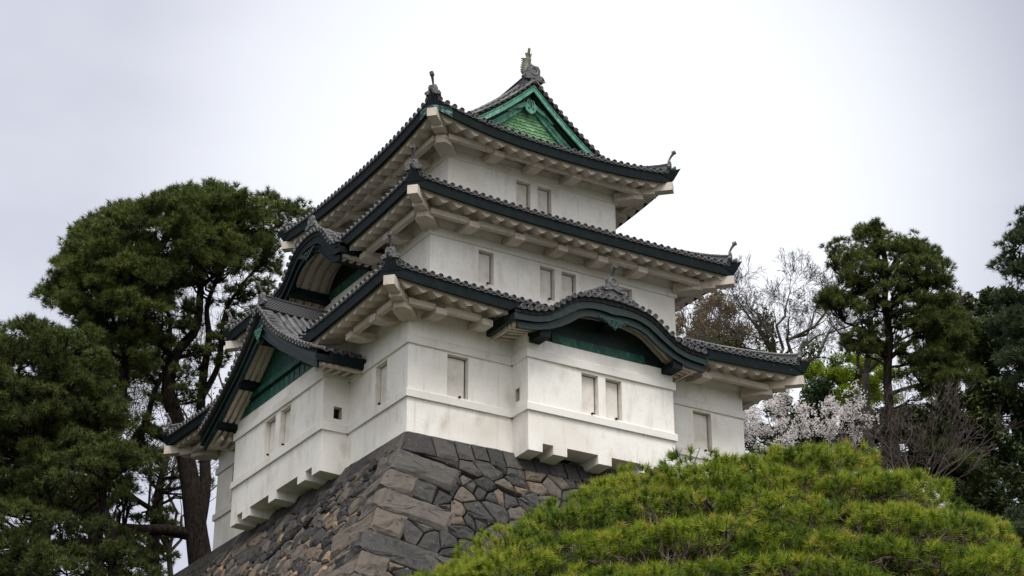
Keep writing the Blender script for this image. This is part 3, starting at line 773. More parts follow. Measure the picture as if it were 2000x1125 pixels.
    for sx in (-1, 1):
        for (cx, cz, r) in ((.62, -.03, .05), (.40, -.12, .075), (.20, -.22, .085), (.12, -.06, .06), (.5, .0, .04)):
            cen = S.p(c + sx * cx * wid / .75 * 1.0, n + .06, top + cz * drop / .42)
            b.tube([cen + (S.U * math.cos(q) * sx + Vector((0, 0, math.sin(q)))) * (r * (1 - .08 * q)) for q in [i * .6 for i in range(11)]], .018, 5)
    b.tube([S.p(c + math.cos(q) * .07, n + .06, top - .26 * drop / .42 + math.sin(q) * .07) for q in [i * 2 * PI / 10 for i in range(11)]], .02, 5)
    b.build('carved_pendant', {id(KAR): [M_GR, M_GM], id(CHI): [M_GM, M_GB], id(KAR2): [M_FA, M_GR]}[id(G)], go)
    # ridge with end tile
    zt = gz(G, 0); n1 = tn - .28; n0 = -3.3 if G['k'] == 0 else -1.6
    if G is CHI: n0 = -1.7
    b = MB(); hh = {id(KAR): .26, id(CHI): .44, id(KAR2): .34}[id(G)]
    ridge(b, [S.p(c, n0 + (n1 - n0) * i / 10, zt + .03 + (.10 * ((i / 10) ** 4))) for i in range(11)], .26, hh)
    ro = b.build('gable_ridge', [M_TI, M_TR, M_TD, M_LA], go)
    b = MB(); p0 = S.p(c, n1, zt + .16)
    osc = {id(KAR): 1.25, id(CHI): 1.15, id(KAR2): 1.1}[id(G)]
    if G['kind'] == 'cusped':
        W_ = 1.22 if G is KAR else .75
        wing = [(-W_, zt - .03), (-W_, zt + .10), (-.62 * W_, zt + .33), (-.28, zt + .62), (.28, zt + .62), (.62 * W_, zt + .33), (W_, zt + .10), (W_, zt - .05), (0, zt + .04)]
        b.prism([S.p(c + a, n1 - .04, z) for a, z in wing], S.N * .12)
        for sx in (-1, 1):
            for (cx, cz, r) in ((.42, .40, .07), (.60, .28, .07), (.36, .22, .06), (.85, .16, .05)):
                cen = S.p(c + sx * cx * W_ / 1.1, n1 + .10, zt + cz * .95)
                b.tube([cen + (S.U * math.cos(q) * sx + Vector((0, 0, math.sin(q)))) * (r * (1 - .07 * q)) for q in [i * .6 for i in range(11)]], .02, 5)
        p0 = S.p(c, n1, zt + .42)
    oni(b, p0, S.N, osc); b.build('ridge_end_tile', [M_TI, M_TR, M_TD], ro)
    if G is KAR2: return go
    b = MB()
    lathe_horn(b, p0 + S.N * .05 + Vector((0, 0, .40 * osc)), S.N, .42 if G is not CHI else .5, .055 if G is not CHI else .035, .085 if G is not CHI else .05); b.build('horn_tile', [M_TI, M_TR, M_TD], ro)
    return go
for G in GABS: gable(G)

# ------------------------------------------------------------------ top gable (hip-and-gable roof), front and back
def top_gable(sgn):
    """sgn=+1 front gable facing -Y, -1 the one at the back"""
    def pt(d, n, z): return Vector((LX / 2 + d * sgn, (YG if sgn > 0 else WY - YG) - n * sgn, z))
    e0 = TIER[2]['s'] - EV
    def zt(d):
        t = (LX / 2 - e0) - abs(d); return TIER[2]['zm'] + .52 + .352 * t + .0567 * t * t
    go = MB(); Dm = 4.25
    # verge discs
    fine = [i * .02 for i in range(int(Dm / .02))]; arc = [0]
    for a, b in zip(fine, fine[1:]): arc.append(arc[-1] + math.hypot(b - a, zt(b) - zt(a)))
    N_ = int(arc[-1] / .33)
    for sx in (-1, 1):
        for i in range(N_):
            d = sx * interp(.12 + i * .33, arc, fine)
            if zt(d) < 15.0: continue
            tile_row(go, lambda u, t: pt(u, -t, zt(u) + .03), d, [-.04, .22, .48], .098)
            go.disc_end(pt(d, .05, zt(d) + .035), pt(0, 1, 0) - pt(0, 0, 0), .112)
    o = go.build('verge_tiles', [M_TI, M_TR, M_TD], keep)
    def strip(mb, o0, o1, n0, n1, dm=3.9):
        for sx in (-1, 1):
            rings = []
            for i in range(25):
                d = sx * dm * i / 24; z = zt(d)
                rings.append([pt(d, n0, z - o0), pt(d, n1, z - o0), pt(d, n1, z - o1), pt(d, n0, z - o1)])
            mb.sweep(rings)
    b = MB(); strip(b, .07, .18, -.5, .0); b.build('verge_underlay', M_BB, o)
    b = MB(); strip(b, .18, .50, -.10, -.03); strip(b, .22, .26, -.1, .0); b.build('bargeboard', M_GB, o)
    b = MB(); strip(b, .50, .56, -.45, -.20); strip(b, .18, .50, -.5, -.45); b.build('verge_recess', M_GR, o)
    b = MB(); strip(b, .60, .78, -.5, -.38); strip(b, .78, .98, -.5, -.43); b.build('inner_frame_board', M_GB, o)
    nb = -(YW - YG)
    # shingled gable wall
    b = MB(); z = 14.9; row = 0
    while z < 17.5:
        hw = 0
        for d in np.arange(0, 4.5, .02):
            if zt(d) - .75 > z: hw = d
        x = -hw - (.12 if row % 2 else 0)
        while x < hw:
            b.cur = random.random(); w_ = .25
            pts = [(x, .17), (x + w_, .17), (x + w_, .03), (x + w_ * .5, -.02), (x, .03)]
            b.prism([pt(a, nb + .04 + (.035 if q < .1 else .0), z + q) for a, q in pts], pt(0, .02, 0) - pt(0, 0, 0)); x += w_ + .008
        z += .15; row += 1
    b.build('shingled_gable_wall', M_GS, o)
    b = MB(); N2 = 20
    for i in range(-N2, N2):
        d0, d1 = 4.2 * i / N2, 4.2 * (i + 1) / N2
        b.add([pt(d0, nb, 14.7), pt(d1, nb, 14.7), pt(d1, nb, max(14.8, zt(d1) - .1)), pt(d0, nb, max(14.8, zt(d0) - .1))], [(0, 1, 2, 3)])
    b.build('gable_backing', M_GM, o)
    # pendant with round-cornered plate and scroll wings
    b = MB(); zc = zt(0) - .98; n = -.34
    body = [(-.16, .16), (.16, .16), (.20, -.02), (.27, -.16), (.22, -.30), (.08, -.40), (0, -.42), (-.08, -.40), (-.22, -.30), (-.27, -.16), (-.20, -.02)]
    b.prism([pt(a * 1.05, n, zc + z * 1.15) for a, z in body], pt(0, .07, 0) - pt(0, 0, 0))
    for sx in (-1, 1):
        w1 = [(.15, .06), (.45, -.10), (.75, -.28), (1.02, -.52), (1.14, -.56), (1.12, -.68), (1.0, -.66), (.86, -.52), (.66, -.40), (.48, -.34), (.30, -.22), (.18, -.16)]
        b.prism([pt(sx * a, n + .01, zc + z) for a, z in (w1 if sx > 0 else w1[::-1])], pt(0, .05, 0) - pt(0, 0, 0))
    b.m = 1
    b.obox(pt(0, n + .075, zc - .07), pt(.025, 0, 0) - pt(0, 0, 0), pt(0, .012, 0) - pt(0, 0, 0), (0, 0, .13))
    for sx in (-1, 1):
        b.tube([pt(sx * (.07 + .05 * math.cos(q)), n + .075, zc + .02 + .08 * math.sin(q)) for q in [i * .5 - 1.6 for i in range(9)]], .014, 5)
        b.tube([pt(sx * (.11 + .035 * math.cos(q)), n + .075, zc - .24 + .035 * math.sin(q)) for q in [i * .7 for i in range(10)]], .012, 5)
    b.build('carved_pendant', [M_GB, M_BB], o)
    # descending ridges beside the verge
    for sx in (-1, 1):
        path = [pt(sx * d, -.86, zt(d) + .02) for d in frange(.25, 3.35, .3)]
        b = MB(); ridge(b, path, .22, .30); ro = b.build('descending_ridge', [M_TI, M_TR, M_TD, M_LA], keep)
        b = MB(); oni(b, path[-1] - Vector((0, 0, .0)), pt(sx, 0, 0) - pt(0, 0, 0), .8); b.build('ridge_end_tile', [M_TI, M_TR, M_TD], ro)
top_gable(1); top_gable(-1)
# main ridge with fish ornaments
RZ = TIER[2]['zm'] + .52 + .352 * 5.8 + .0567 * 5.8 ** 2
b = MB(); ys = frange(YG + .18, WY - YG - .18, .5)
ridge(b, [(LX / 2, y, RZ + .03 + .10 * abs((y - WY / 2) / (WY / 2)) ** 4) for y in ys], .34, .40, .10)
mr_o = b.build('main_ridge', [M_TI, M_TR, M_TD, M_LA], keep)
def fish(y, s):
    """s = direction of the head along Y (outwards)"""
    b = MB(); x0 = LX / 2; z0 = RZ + .52
    # body: rises from the head at the ridge end and arches back over it
    pts = [(-.06, .08, .20), (.04, .20, .26), (.10, .38, .25), (.10, .56, .20), (.06, .72, .15), (.0, .88, .10), (-.06, 1.02, .045), (-.14, 1.18, .02)]
    rings = []
    for (oy, oz, r) in pts:
        rings.append([(x0 + math.cos(q) * r * .9, y - s * oy + math.sin(q) * r, z0 + oz - .05) for q in [2 * PI * i / 10 for i in range(10)]])
    b.sweep(rings)
    b.sweep([[(x0 + math.cos(q) * r * .8, y + s * .06 + s * o_ , z0 + .08 + math.sin(q) * r) for q in [2 * PI * i / 8 for i in range(8)]] for (o_, r) in ((-.16, .17), (.0, .18), (.10, .13), (.17, .07))])
    def fin(ps): b.prism([(x0 - .03, y - s * a, z0 + c_) for a, c_ in ps], (.06, 0, 0)); b.prism([(x0 - (a - .05) * 1.1, y - s * .08, z0 + c_) for a, c_ in ps], (0, .05, 0))
    # spiny back fin, tail fork, belly barbs
    bk = [(.26, .10)]
    for i in range(7):
        z = .14 + i * .11; bk += [(.24 + .07 + .03 * math.sin(i), z + .04), (.22 - .012 * i, z + .10)]
    bk += [(.06, .92), (.05, .2)]; fin(bk)
    fin([(-.02, .84), (-.16, 1.02), (-.20, 1.26), (-.11, 1.16), (-.10, 1.34), (-.02, 1.12), (.10, 1.18), (.05, .98), (.06, .86)])
    fin([(-.02, .30), (-.16, .42), (-.22, .56), (-.26, .72), (-.16, .58), (-.10, .50), (.0, .48)])
    fin([(-.10, .22), (-.24, .30), (-.32, .44), (-.28, .26), (-.18, .14)])
    for sx in (-1, 1):
        b.prism([(x0 + sx * .12, y - s * a, z0 + c_) for a, c_ in [(.02, .16), (.16, .30), (.30, .34), (.24, .18), (.10, .06)]], (sx * .06, 0, .02))
        b.tube([(x0 + sx * .10, y + s * .08, z0 + .15), (x0 + sx * .17, y + s * .10, z0 + .17)], [.04, .025], 8)
    b.tube([(x0, y + s * .03, z0 + .95), (x0, y + s * .03, z0 + 1.30)], .010, 4)
    b.build('fish_ornament', M_FI, mr_o)
for (y, s) in ((YG + .52, -1), (WY - YG - .52, 1)):
    fish(y, s)
    b = MB(); oni(b, (LX / 2, y + s * .34, RZ + .12), (0, s, 0), 1.5); b.build('ridge_end_tile', [M_TI, M_TR, M_TD], mr_o)

# ------------------------------------------------------------------ stone base
GZ = -23.72
def batter(z): return .545 * (-z) if z > -9 else .545 * 9 + .62 * (-z - 9)
base = empty('stone_base', (0, 0, GZ))
tag(base, 'battered dark grey stone wall of fitted boulders under the white keep', 'stone wall')
def clip_poly(poly, px, py, nx, ny):
    """keep side where (p-(px,py)).n <= 0"""
    out_ = []; n = len(poly)
    for i in range(n):
        a, b_ = poly[i], poly[(i + 1) % n]; da = (a[0] - px) * nx + (a[1] - py) * ny; db = (b_[0] - px) * nx + (b_[1] - py) * ny
        if da <= 0: out_.append(a)
        if (da < 0 < db) or (db < 0 < da):
            t = da / (da - db); out_.append((a[0] + (b_[0] - a[0]) * t, a[1] + (b_[1] - a[1]) * t))
    return out_
def stone(mb, to3, poly, gap=.022, bulge=.07, rough=.05, base_d=-.16):
    """one fitted stone from a convex outline: bevelled edge, faceted rough face"""
    n = len(poly)
    if n < 3: return
    ar = sum(poly[i][0] * poly[(i + 1) % n][1] - poly[(i + 1) % n][0] * poly[i][1] for i in range(n)) / 2
    if abs(ar) < .02: return
    if ar < 0: poly = poly[::-1]
    cx = sum(p[0] for p in poly) / n; cy = sum(p[1] for p in poly) / n
    # refine edges with small kinks
    pts = []
    for i in range(n):
        a, b_ = poly[i], poly[(i + 1) % n]; L_ = math.hypot(b_[0] - a[0], b_[1] - a[1])
        if L_ < .04: continue
        m_ = max(1, int(L_ / .22)); 
        for j in range(m_):
            t = j / m_ + (random.uniform(-.12, .12) / m_ if j else 0); q = random.uniform(-.022, .010) if j else -.012
            nx, ny = (b_[1] - a[1]) / L_, -(b_[0] - a[0]) / L_
            pts.append((a[0] + (b_[0] - a[0]) * t + nx * q, a[1] + (b_[1] - a[1]) * t + ny * q))
    n = len(pts)
    if n < 3: return
    size = math.sqrt(abs(ar))
    hx = max(abs(p[0] - cx) for p in pts); hy = max(abs(p[1] - cy) for p in pts)
    def ins(p, d): return (cx + (p[0] - cx) * (1 - min(d / hx, .5)), cy + (p[1] - cy) * (1 - min(d / hy, .5)))
    r0 = [ins(p, gap) for p in pts]; r1 = [ins(p, gap + .035) for p in pts]; r2_ = [ins(p, gap + .08 + .06 * size) for p in pts]
    h1 = [bulge * random.uniform(.55, .75) for _ in pts]
    tx, ty = random.uniform(-.13, .13), random.uniform(-.13, .13)
    vs = [to3(p[0], p[1], base_d) for p in r0] + [to3(p[0], p[1], h * .45) for p, h in zip(r0, h1)] + [to3(p[0], p[1], h) for p, h in zip(r1, h1)]
    k2 = [bulge + random.uniform(-.15, .25) * rough * min(1, size) + (p[0] - cx) * tx + (p[1] - cy) * ty for p in r2_]
    vs += [to3(p[0], p[1], h) for p, h in zip(r2_, k2)]
    ox, oy = random.uniform(-.18, .18) * size, random.uniform(-.18, .18) * size
    r3 = [(cx + ox + (p[0] - cx - ox) * .5, cy + oy + (p[1] - cy - oy) * .5) for p in r2_]
    ph = random.uniform(0, 6.28); am = rough * min(1, size)
    k3 = [bulge + am * (.25 + .35 * math.sin(2 * math.atan2(p[1] - cy, p[0] - cx) + ph)) + random.uniform(-.15, .15) * am + (p[0] - cx) * tx + (p[1] - cy) * ty for p in r3]
    vs += [to3(p[0], p[1], h) for p, h in zip(r3, k3)]
    vs.append(to3(cx + ox, cy + oy, bulge + random.uniform(-.3, .7) * am + .01))
    fs = []
    for lv in range(4):
        for i in range(n): fs.append((lv * n + i, lv * n + (i + 1) % n, (lv + 1) * n + (i + 1) % n, (lv + 1) * n + i))
    for i in range(n): fs.append((4 * n + i, 4 * n + (i + 1) % n, 5 * n))
    mb.add(vs, fs)
def stone_face(O, U, N, s1, flip, nm):
    """face starting at the near corner (s=0) running along U; N outward"""
    O, U, N = Vector(O), Vector(U), Vector(N); zlow = -14.5
    cosb = math.cos(math.atan(.545)); sinb = math.sin(math.atan(.545)); up = Vector((0, 0, 1))
    nn = N * cosb + up * sinb
    def to3(s, t, h):        # t is height (negative), h outwards along the battered normal
        return O + U * s + N * batter(t) + up * t + nn * h
    mb = MB(); back = MB()
    # dark backing behind the joints
    for z0, z1 in zip([0, -4, -9, -15], [-4, -9, -15, GZ - .5]):
        a0, a1 = -batter(z0), -batter(z1)
        back.add([to3(a0 + .1, z0, -.12), to3(s1, z0, -.12), to3(s1, z1, -.12), to3(a1 + .1, z1, -.12)], [(0, 1, 2, 3)])
    # cap course
    CAPH = .80; QK = .26
    s = 0; first = True; caps = []
    rr = random.Random(5 if flip else 9)
    ws = [.95, .92, .70, .62, .66, .60, .62, .66, .7] if not flip else [1.25, .55, .55, .8, .6]
    i = 0; s = -.0
    while s < s1:
        w_ = ws[i] if i < len(ws) else rr.uniform(.5, .85); h = CAPH * rr.uniform(.88, 1.06) if i else .93
        if i == 1 and not flip: h = .98
        kk = rr.uniform(-.04, .04)
        q = [(s - (batter(-h) if i == 0 else 0), -h), (s + w_ + kk, -h + rr.uniform(-.03, .03)), (s + w_, -.005), (s, -.005)]
        mb.cur = rr.uniform(.12, .5) if i != 1 else .35; stone(mb, to3, q, gap=.014, bulge=.05, rough=.03); caps.append((s, s + w_, h)); s += w_; i += 1
    # corner quoins, long and short in turn
    quo = []; z = -.90; i = 0
    while z > zlow:
        h = random.Random(i * 3 + 1).uniform(.82, 1.08) if i else 1.0
        long_ = (i % 2 == 0) != flip
        ln = (2.25 if long_ else 1.0) * random.Random(i + 50).uniform(.9, 1.1)
        drop = .0
        e0, e1 = -batter(z), -batter(z - h); kk = QK
        q = [(e1 - .13, z - h), (e1 + ln * .96, z - h - kk * ln), (e0 + ln, z - kk * ln + .05), (e0 - .13, z)]
        mb.cur = random.Random(i * 7 + 3).uniform(.30, .84); stone(mb, to3, q, gap=.02, bulge=.11, rough=.13)
        quo.append((z, z - h, ln)); z -= h; i += 1
    def zeff(s, z): return (z + QK * s) / (1 + .545 * QK)
    def row(s, z):
        ze = zeff(s, z)
        for (a, b_, ln) in quo:
            if b_ <= ze <= a: return a, b_, ln
        return None
    # random fitted field stones
    gx, gy = .58, .46; sites = []
    nx_ = int((s1 + 9) / gx); ny_ = int((-zlow) / gy)
    for j in range(ny_):
        z = -.95 - j * gy; sc = 1.0
        for i in range(nx_):
            s = -8 + (i + .5 * (j % 2)) * gx + random.uniform(-.27, .27); zz = z - random.uniform(-.20, .20)
            if s < -batter(zz) + .1 or s > s1: continue
            rw = row(s, zz)
            if rw and s < -batter(zz) + rw[2] + .1: continue
            if random.random() < .26: continue
            sites.append((s, zz))
            if random.random() < .20: sites.append((s + random.uniform(.22, .3) * random.choice((-1, 1)), zz + random.uniform(-.25, .25)))
    A = np.array(sites)
    for (s, z) in sites:
        if z < zlow: continue
        d = np.hypot((A[:, 0] - s) * .82, A[:, 1] - z); idx = np.argsort(d)[1:18]
        poly = [(s - 1.4, z - 1), (s + 1.4, z - 1), (s + 1.4, z + 1), (s - 1.4, z + 1)]
        rot = .0
        for k in idx:
            q = A[k]; mx_, my_ = (s + q[0]) / 2, (z + q[1]) / 2; vx, vy = (q[0] - s) * .67, q[1] - z
            poly = clip_poly(poly, mx_, my_, vx, vy)
            if len(poly) < 3: break
        if len(poly) < 3: continue
        # cap course bottom
        hcap = .8
        for (a, b_, h) in caps:
            if a <= s <= b_: hcap = h
        poly = clip_poly(poly, 0, -hcap - .01, 0, 1)
        rw = row(s, z); c_ = -batter(z)
        def below(z0, sg):        # tilted course line through the corner point at z0
            return clip_poly(poly, -batter(z0), z0, sg * QK, sg)
        if rw is None:
            poly = below(-.9, -1) if False else clip_poly(poly, -batter(-.9), -.9 + .12, -QK, -1); poly = clip_poly(poly, c_ + .02, z, -1, -.545)
        else:
            poly = clip_poly(poly, c_ + rw[2] * .97, z, -1, 0)
            if rw[2] < 1.6 and s < c_ + 2.6:
                poly = below(rw[0] - .03, 1) if True else poly
                if len(poly) >= 3: poly = below(rw[1] + .03, -1)
        if len(poly) < 3: continue
        r = random.random(); mb.cur = (random.uniform(.0, .45) if r < .62 else (random.uniform(.45, .86) if r < .955 else random.uniform(.92, 1)))
        stone(mb, to3, poly, gap=.030, bulge=random.uniform(.05, .11), rough=.12)
    for (s, z) in sites[::2]:
        ang = random.uniform(0, 6.28); cx_, cy_ = s + .36 * math.cos(ang), z + .30 * math.sin(ang)
        if row(cx_, cy_) and cx_ < -batter(cy_) + row(cx_, cy_)[2] + .2: continue
        rr_ = random.uniform(.07, .13); mb.cur = random.uniform(.2, .85)
        stone(mb, to3, [(cx_ + rr_ * math.cos(q) * random.uniform(.8, 1.3), cy_ + rr_ * math.sin(q) * random.uniform(.7, 1)) for q in [i * 1.05 for i in range(6)]], gap=.0, bulge=.075, rough=.03)
    # plain lower courses down to the ground (out of the picture)
    z = zlow
    while z > GZ:
        s = -batter(z); 
        while s < s1:
            w_ = random.uniform(1.1, 1.9); mb.cur = random.uniform(0, .7); stone(mb, to3, [(s, z - 1.1), (s + w_, z - 1.1), (s + w_, z), (s, z)], bulge=.08, rough=.1); s += w_
        z -= 1.1
    mb.build(nm, M_ST, base).location = (0, 0, -GZ); 
    o = back.build('joint_backing', M_SB, base); o.location = (0, 0, -GZ)
stone_face((0, -.02, 0), (1, 0, 0), (0, -1, 0), 34, False, 'stone_face')
stone_face((-.02, 0, 0), (0, 1, 0), (-1, 0, 0), 24, True, 'stone_face')
# flat top of the base under and behind the keep
tb = MB(); tb.add([(0, 0, -.03), (34, 0, -.03), (34, 24, -.03), (0, 24, -.03)], [(0, 1, 2, 3)])
o = tb.build('capstone_bed', M_ST, base); o.location = (0, 0, -GZ)
# ------------------------------------------------------------------ ground
gm = MB(); R = 3000
gm.add([(-R, -R, GZ), (R, -R, GZ), (R, R, GZ), (-R, R, GZ)], [(0, 1, 2, 3)])
tag(gm.build('ground', M_GD), kind='structure')
gp = MB(); gp.add([(-60, -75, GZ + .004), (30, -75, GZ + .004), (30, -46, GZ + .004), (-60, -46, GZ + .004)], [(0, 1, 2, 3)])
tag(gp.build('path', M_GV), kind='structure')
# wooded terrace behind the keep
tm = MB(); 
def terr(x, y):
    ex = min(x - .2, 150 - x); ey = min(y - .2, 150 - y)
    if y > 24: ex = min(x + (y - 24) * .8 + 0, 150 - x)
    d = min(ex, ey); 
    return -.25 + min(0, d) * .62 + .15 * math.sin(x * .3) * math.cos(y * .23)
xs = np.arange(-120, 200, 4.0); ys_ = np.arange(0.5, 200, 4.0)
V = []; 
for y in ys_:
    for x in xs:
        z = terr(x, y)
        if y < 25 and x < 2: z = min(z, -26)
        if x > 30 and y < 2: z = min(z, -.3)
        V.append((x, y, max(z, GZ - 1)))
nx_ = len(xs); F = [(j * nx_ + i, j * nx_ + i + 1, (j + 1) * nx_ + i + 1, (j + 1) * nx_ + i) for j in range(len(ys_) - 1) for i in range(nx_ - 1)]
tm.add(V, F); tag(tm.build('terrace', M_GD, smooth=True), kind='structure')


# ------------------------------------------------------------------ vegetation builders
def unit(a): return a / (np.linalg.norm(a, axis=-1, keepdims=True) + 1e-9)
def rnd_dirs(n): return unit(RNG.normal(size=(n, 3)))
def inpoly(p, poly):
    x, y = p; c = False; n = len(poly)
    for i in range(n):
        x1, y1 = poly[i]; x2, y2 = poly[(i + 1) % n]
        if (y1 > y) != (y2 > y) and x < (x2 - x1) * (y - y1) / (y2 - y1) + x1: c = not c
    return c
def needle_mesh(name, C, A, Ln, wd, K, mt, parent, tint, spread=(15, 95), jit=.25):
    """C tuft centres, A shoot axes; K tapering needles per tuft"""
    C = np.asarray(C, float); A = unit(np.asarray(A, float)); n = len(C)
    C3 = np.repeat(C, K, 0); A3 = np.repeat(A, K, 0)
    pr = unit(np.cross(A3, rnd_dirs(n * K)))
    th = np.radians(RNG.uniform(*spread, size=(n * K, 1))); d = unit(A3 * np.cos(th) + pr * np.sin(th))
    L_ = (np.repeat(np.broadcast_to(np.asarray(Ln, float), (n,)), K) * RNG.uniform(.65, 1.1, n * K))[:, None]
    base_ = C3 - A3 * L_ * RNG.uniform(0, .75, (n * K, 1)) * .8
    w = unit(np.cross(d, rnd_dirs(n * K))) * wd
    V = np.stack([base_ - w, base_ + w, base_ + d * L_], 1).reshape(-1, 3)
    F = np.arange(n * K * 3).reshape(-1, 3)
    T = np.repeat(np.asarray(tint, float), K) + RNG.normal(0, .09, n * K)
    return npmesh(name, V, F, T, mt, parent, 3)
def leaf_mesh(name, C, Nn, size, mt, parent, tint):
    C = np.asarray(C, float); n = len(C); Nn = unit(np.asarray(Nn, float)); a = unit(np.cross(Nn, rnd_dirs(n))); b = np.cross(Nn, a)
    s = (np.broadcast_to(np.asarray(size, float), (n,)) * RNG.uniform(.6, 1.2, n))[:, None]
    V = np.stack([C - a * s, C + b * s * .45, C + a * s, C - b * s * .45], 1).reshape(-1, 3)
    F = np.arange(n * 4).reshape(-1, 4)
    return npmesh(name, V, F, np.asarray(tint), mt, parent, 4)
def pads_in(poly, D, depth, n, rp, cam_px=None):
    """clump centres filling an outline seen at distance D with a real depth of `depth` metres"""
    xs_ = [p[0] for p in poly]; ys2 = [p[1] for p in poly]; res = []
    cx = (min(xs_) + max(xs_)) / 2; hw = (max(xs_) - min(xs_)) / 2; tr = 0
    while len(res) < n and tr < n * 60:
        tr += 1; x, y = random.uniform(min(xs_), max(xs_)), random.uniform(min(ys2), max(ys2))
        if not inpoly((x, y), poly): continue
        q = math.sqrt(max(.05, 1 - ((x - cx) / hw) ** 2))
        res.append((at(x, y, D + random.uniform(-1, 1) * depth * q), random.uniform(*rp)))
    return res
def tufts_on(pads, per, flat=.5, up=.5):
    C, A, T = [], [], []
    for (c, r) in pads:
        m_ = max(3, int(per * 1.7 * r * r)); tn = random.random()
        d = rnd_dirs(m_); d[:, 2] = np.where(d[:, 2] < -.3, -d[:, 2], d[:, 2])
        rad = RNG.uniform(.55, 1.22, (m_, 1)); off = d * rad * np.array([r, r, r * flat])
        C.append(np.array(c) + off); A.append(unit(d * np.array([1, 1, .8]) + np.array([0, 0, up]))); T.append(np.clip(tn * .45 + RNG.uniform(0, .5, m_) , 0, 1))
    return np.concatenate(C), np.concatenate(A), np.concatenate(T)
def limb_path(a, b, k=5, wob=.12):
    a, b = Vector(a), Vector(b); L_ = (b - a).length; P = []
    for i in range(k + 1):
        q = i / k; p = a.lerp(b, q); s = math.sin(PI * q) * L_ * wob
        P.append(p + Vector((random.uniform(-1, 1), random.uniform(-1, 1), random.uniform(-.6, 1))) * s)
    return P
def pxpath(pts, D, dD=0, scale=None):
    """trunk drawn by (px, py, width px)"""
    P, R_ = [], []
    n = len(pts)
    for i, q in enumerate(pts):
        d = D + dD * i / max(1, n - 1) + (q[3] if len(q) > 3 else 0); P.append(at(q[0], q[1], d)); R_.append(q[2] * .5 * d * 1.10 / FPX)
    return P, R_
def smooth_path(P, R_, k=4):
    out_, ro_ = [], []
    for i in range(len(P) - 1):
        p0, p1, p2, p3 = P[max(i - 1, 0)], P[i], P[i + 1], P[min(i + 2, len(P) - 1)]
        for j in range(k):
            t = j / k; t2 = t * t; t3 = t2 * t
            out_.append(.5 * ((2 * p1) + (p2 - p0) * t + (2 * p0 - 5 * p1 + 4 * p2 - p3) * t2 + (3 * p1 - p0 - 3 * p2 + p3) * t3)); ro_.append(R_[i] + (R_[i + 1] - R_[i]) * t)
    out_.append(P[-1]); ro_.append(R_[-1]); return out_, ro_
def nearest(limbs, p):
    best = None
    for P, R_ in limbs:
        for q, r in zip(P, R_):
            d = (q - p).length + max(0, q.z - p.z) * 1.2
            if best is None or d < best[0]: best = (d, q, r)
    return best
def footing(p, r):
    """trunk points from the ground up to p"""
    g = min(terr(p.x, p.y), p.z - .3); q = Vector((p.x, p.y, g - .4)); return [q, q.lerp(p, .5) + Vector((.06, -.05, 0))], [r * 1.35, r * 1.12]
def conifer(name, label, cat, trunks, crowns, mt, D, per=30, L_=.27, wd=.014, K=15, group=None, branchmat=None, twig=True, flat=.5, tw=.5):
    """trunks: list of px polylines; crowns: (outline, depth, count, (rmin,rmax))"""
    limbs = []
    for tr in trunks:
        P, R_ = pxpath(tr, D); limbs.append(smooth_path(P, [q * .72 for q in R_]))
    base_ = limbs[0][0][0]; gp_, gr_ = footing(base_, limbs[0][1][0]); root = empty(name, tuple(gp_[0])); tag(root, label, cat, group); off = Vector(root.location)
    tmb = MB()
    P, R_ = limbs[0]; P = gp_ + P; R_ = gr_ + R_
    tmb.tube(P, R_, 10)
    o = tmb.build('trunk', branchmat or M_BK, root, smooth=True); o.location = -off
    for (P, R_) in limbs[1:]:
        b_ = MB(); b_.tube(P, R_, 8); o = b_.build('limb', branchmat or M_BK, root, smooth=True); o.location = -off
    pads = []
    for cr_ in crowns:
        poly, depth, n, rp = cr_[:4]; pads += pads_in(poly, D + (cr_[4] if len(cr_) > 4 else 0), depth, int(n * 1.45), rp)
    if twig:
        tb_ = MB()
        for (c, r) in pads:
            d, q, rr = nearest(limbs, c); r0 = min(rr * .6, .02 + .012 * d + .03)
            P = limb_path(q, c, 5, .10); tb_.tube(P, [r0 * (1 - .75 * i / 5) for i in range(6)], 5)
            for j in range(4):
                e = c + Vector(rnd_dirs(1)[0]) * r * .8; tb_.tube(limb_path(P[3 + j % 3], e, 3, .15), [r0 * .35, r0 * .3, r0 * .2, r0 * .1], 4)
        o = tb_.build('branches', branchmat or M_BK, root); o.location = -off
    C, A, T = tufts_on(pads, per, flat + .12)
    o = needle_mesh('crown', C, A, L_, wd * 1.0, int(K * 1.9), mt, root, T); o.location = -off
    return root
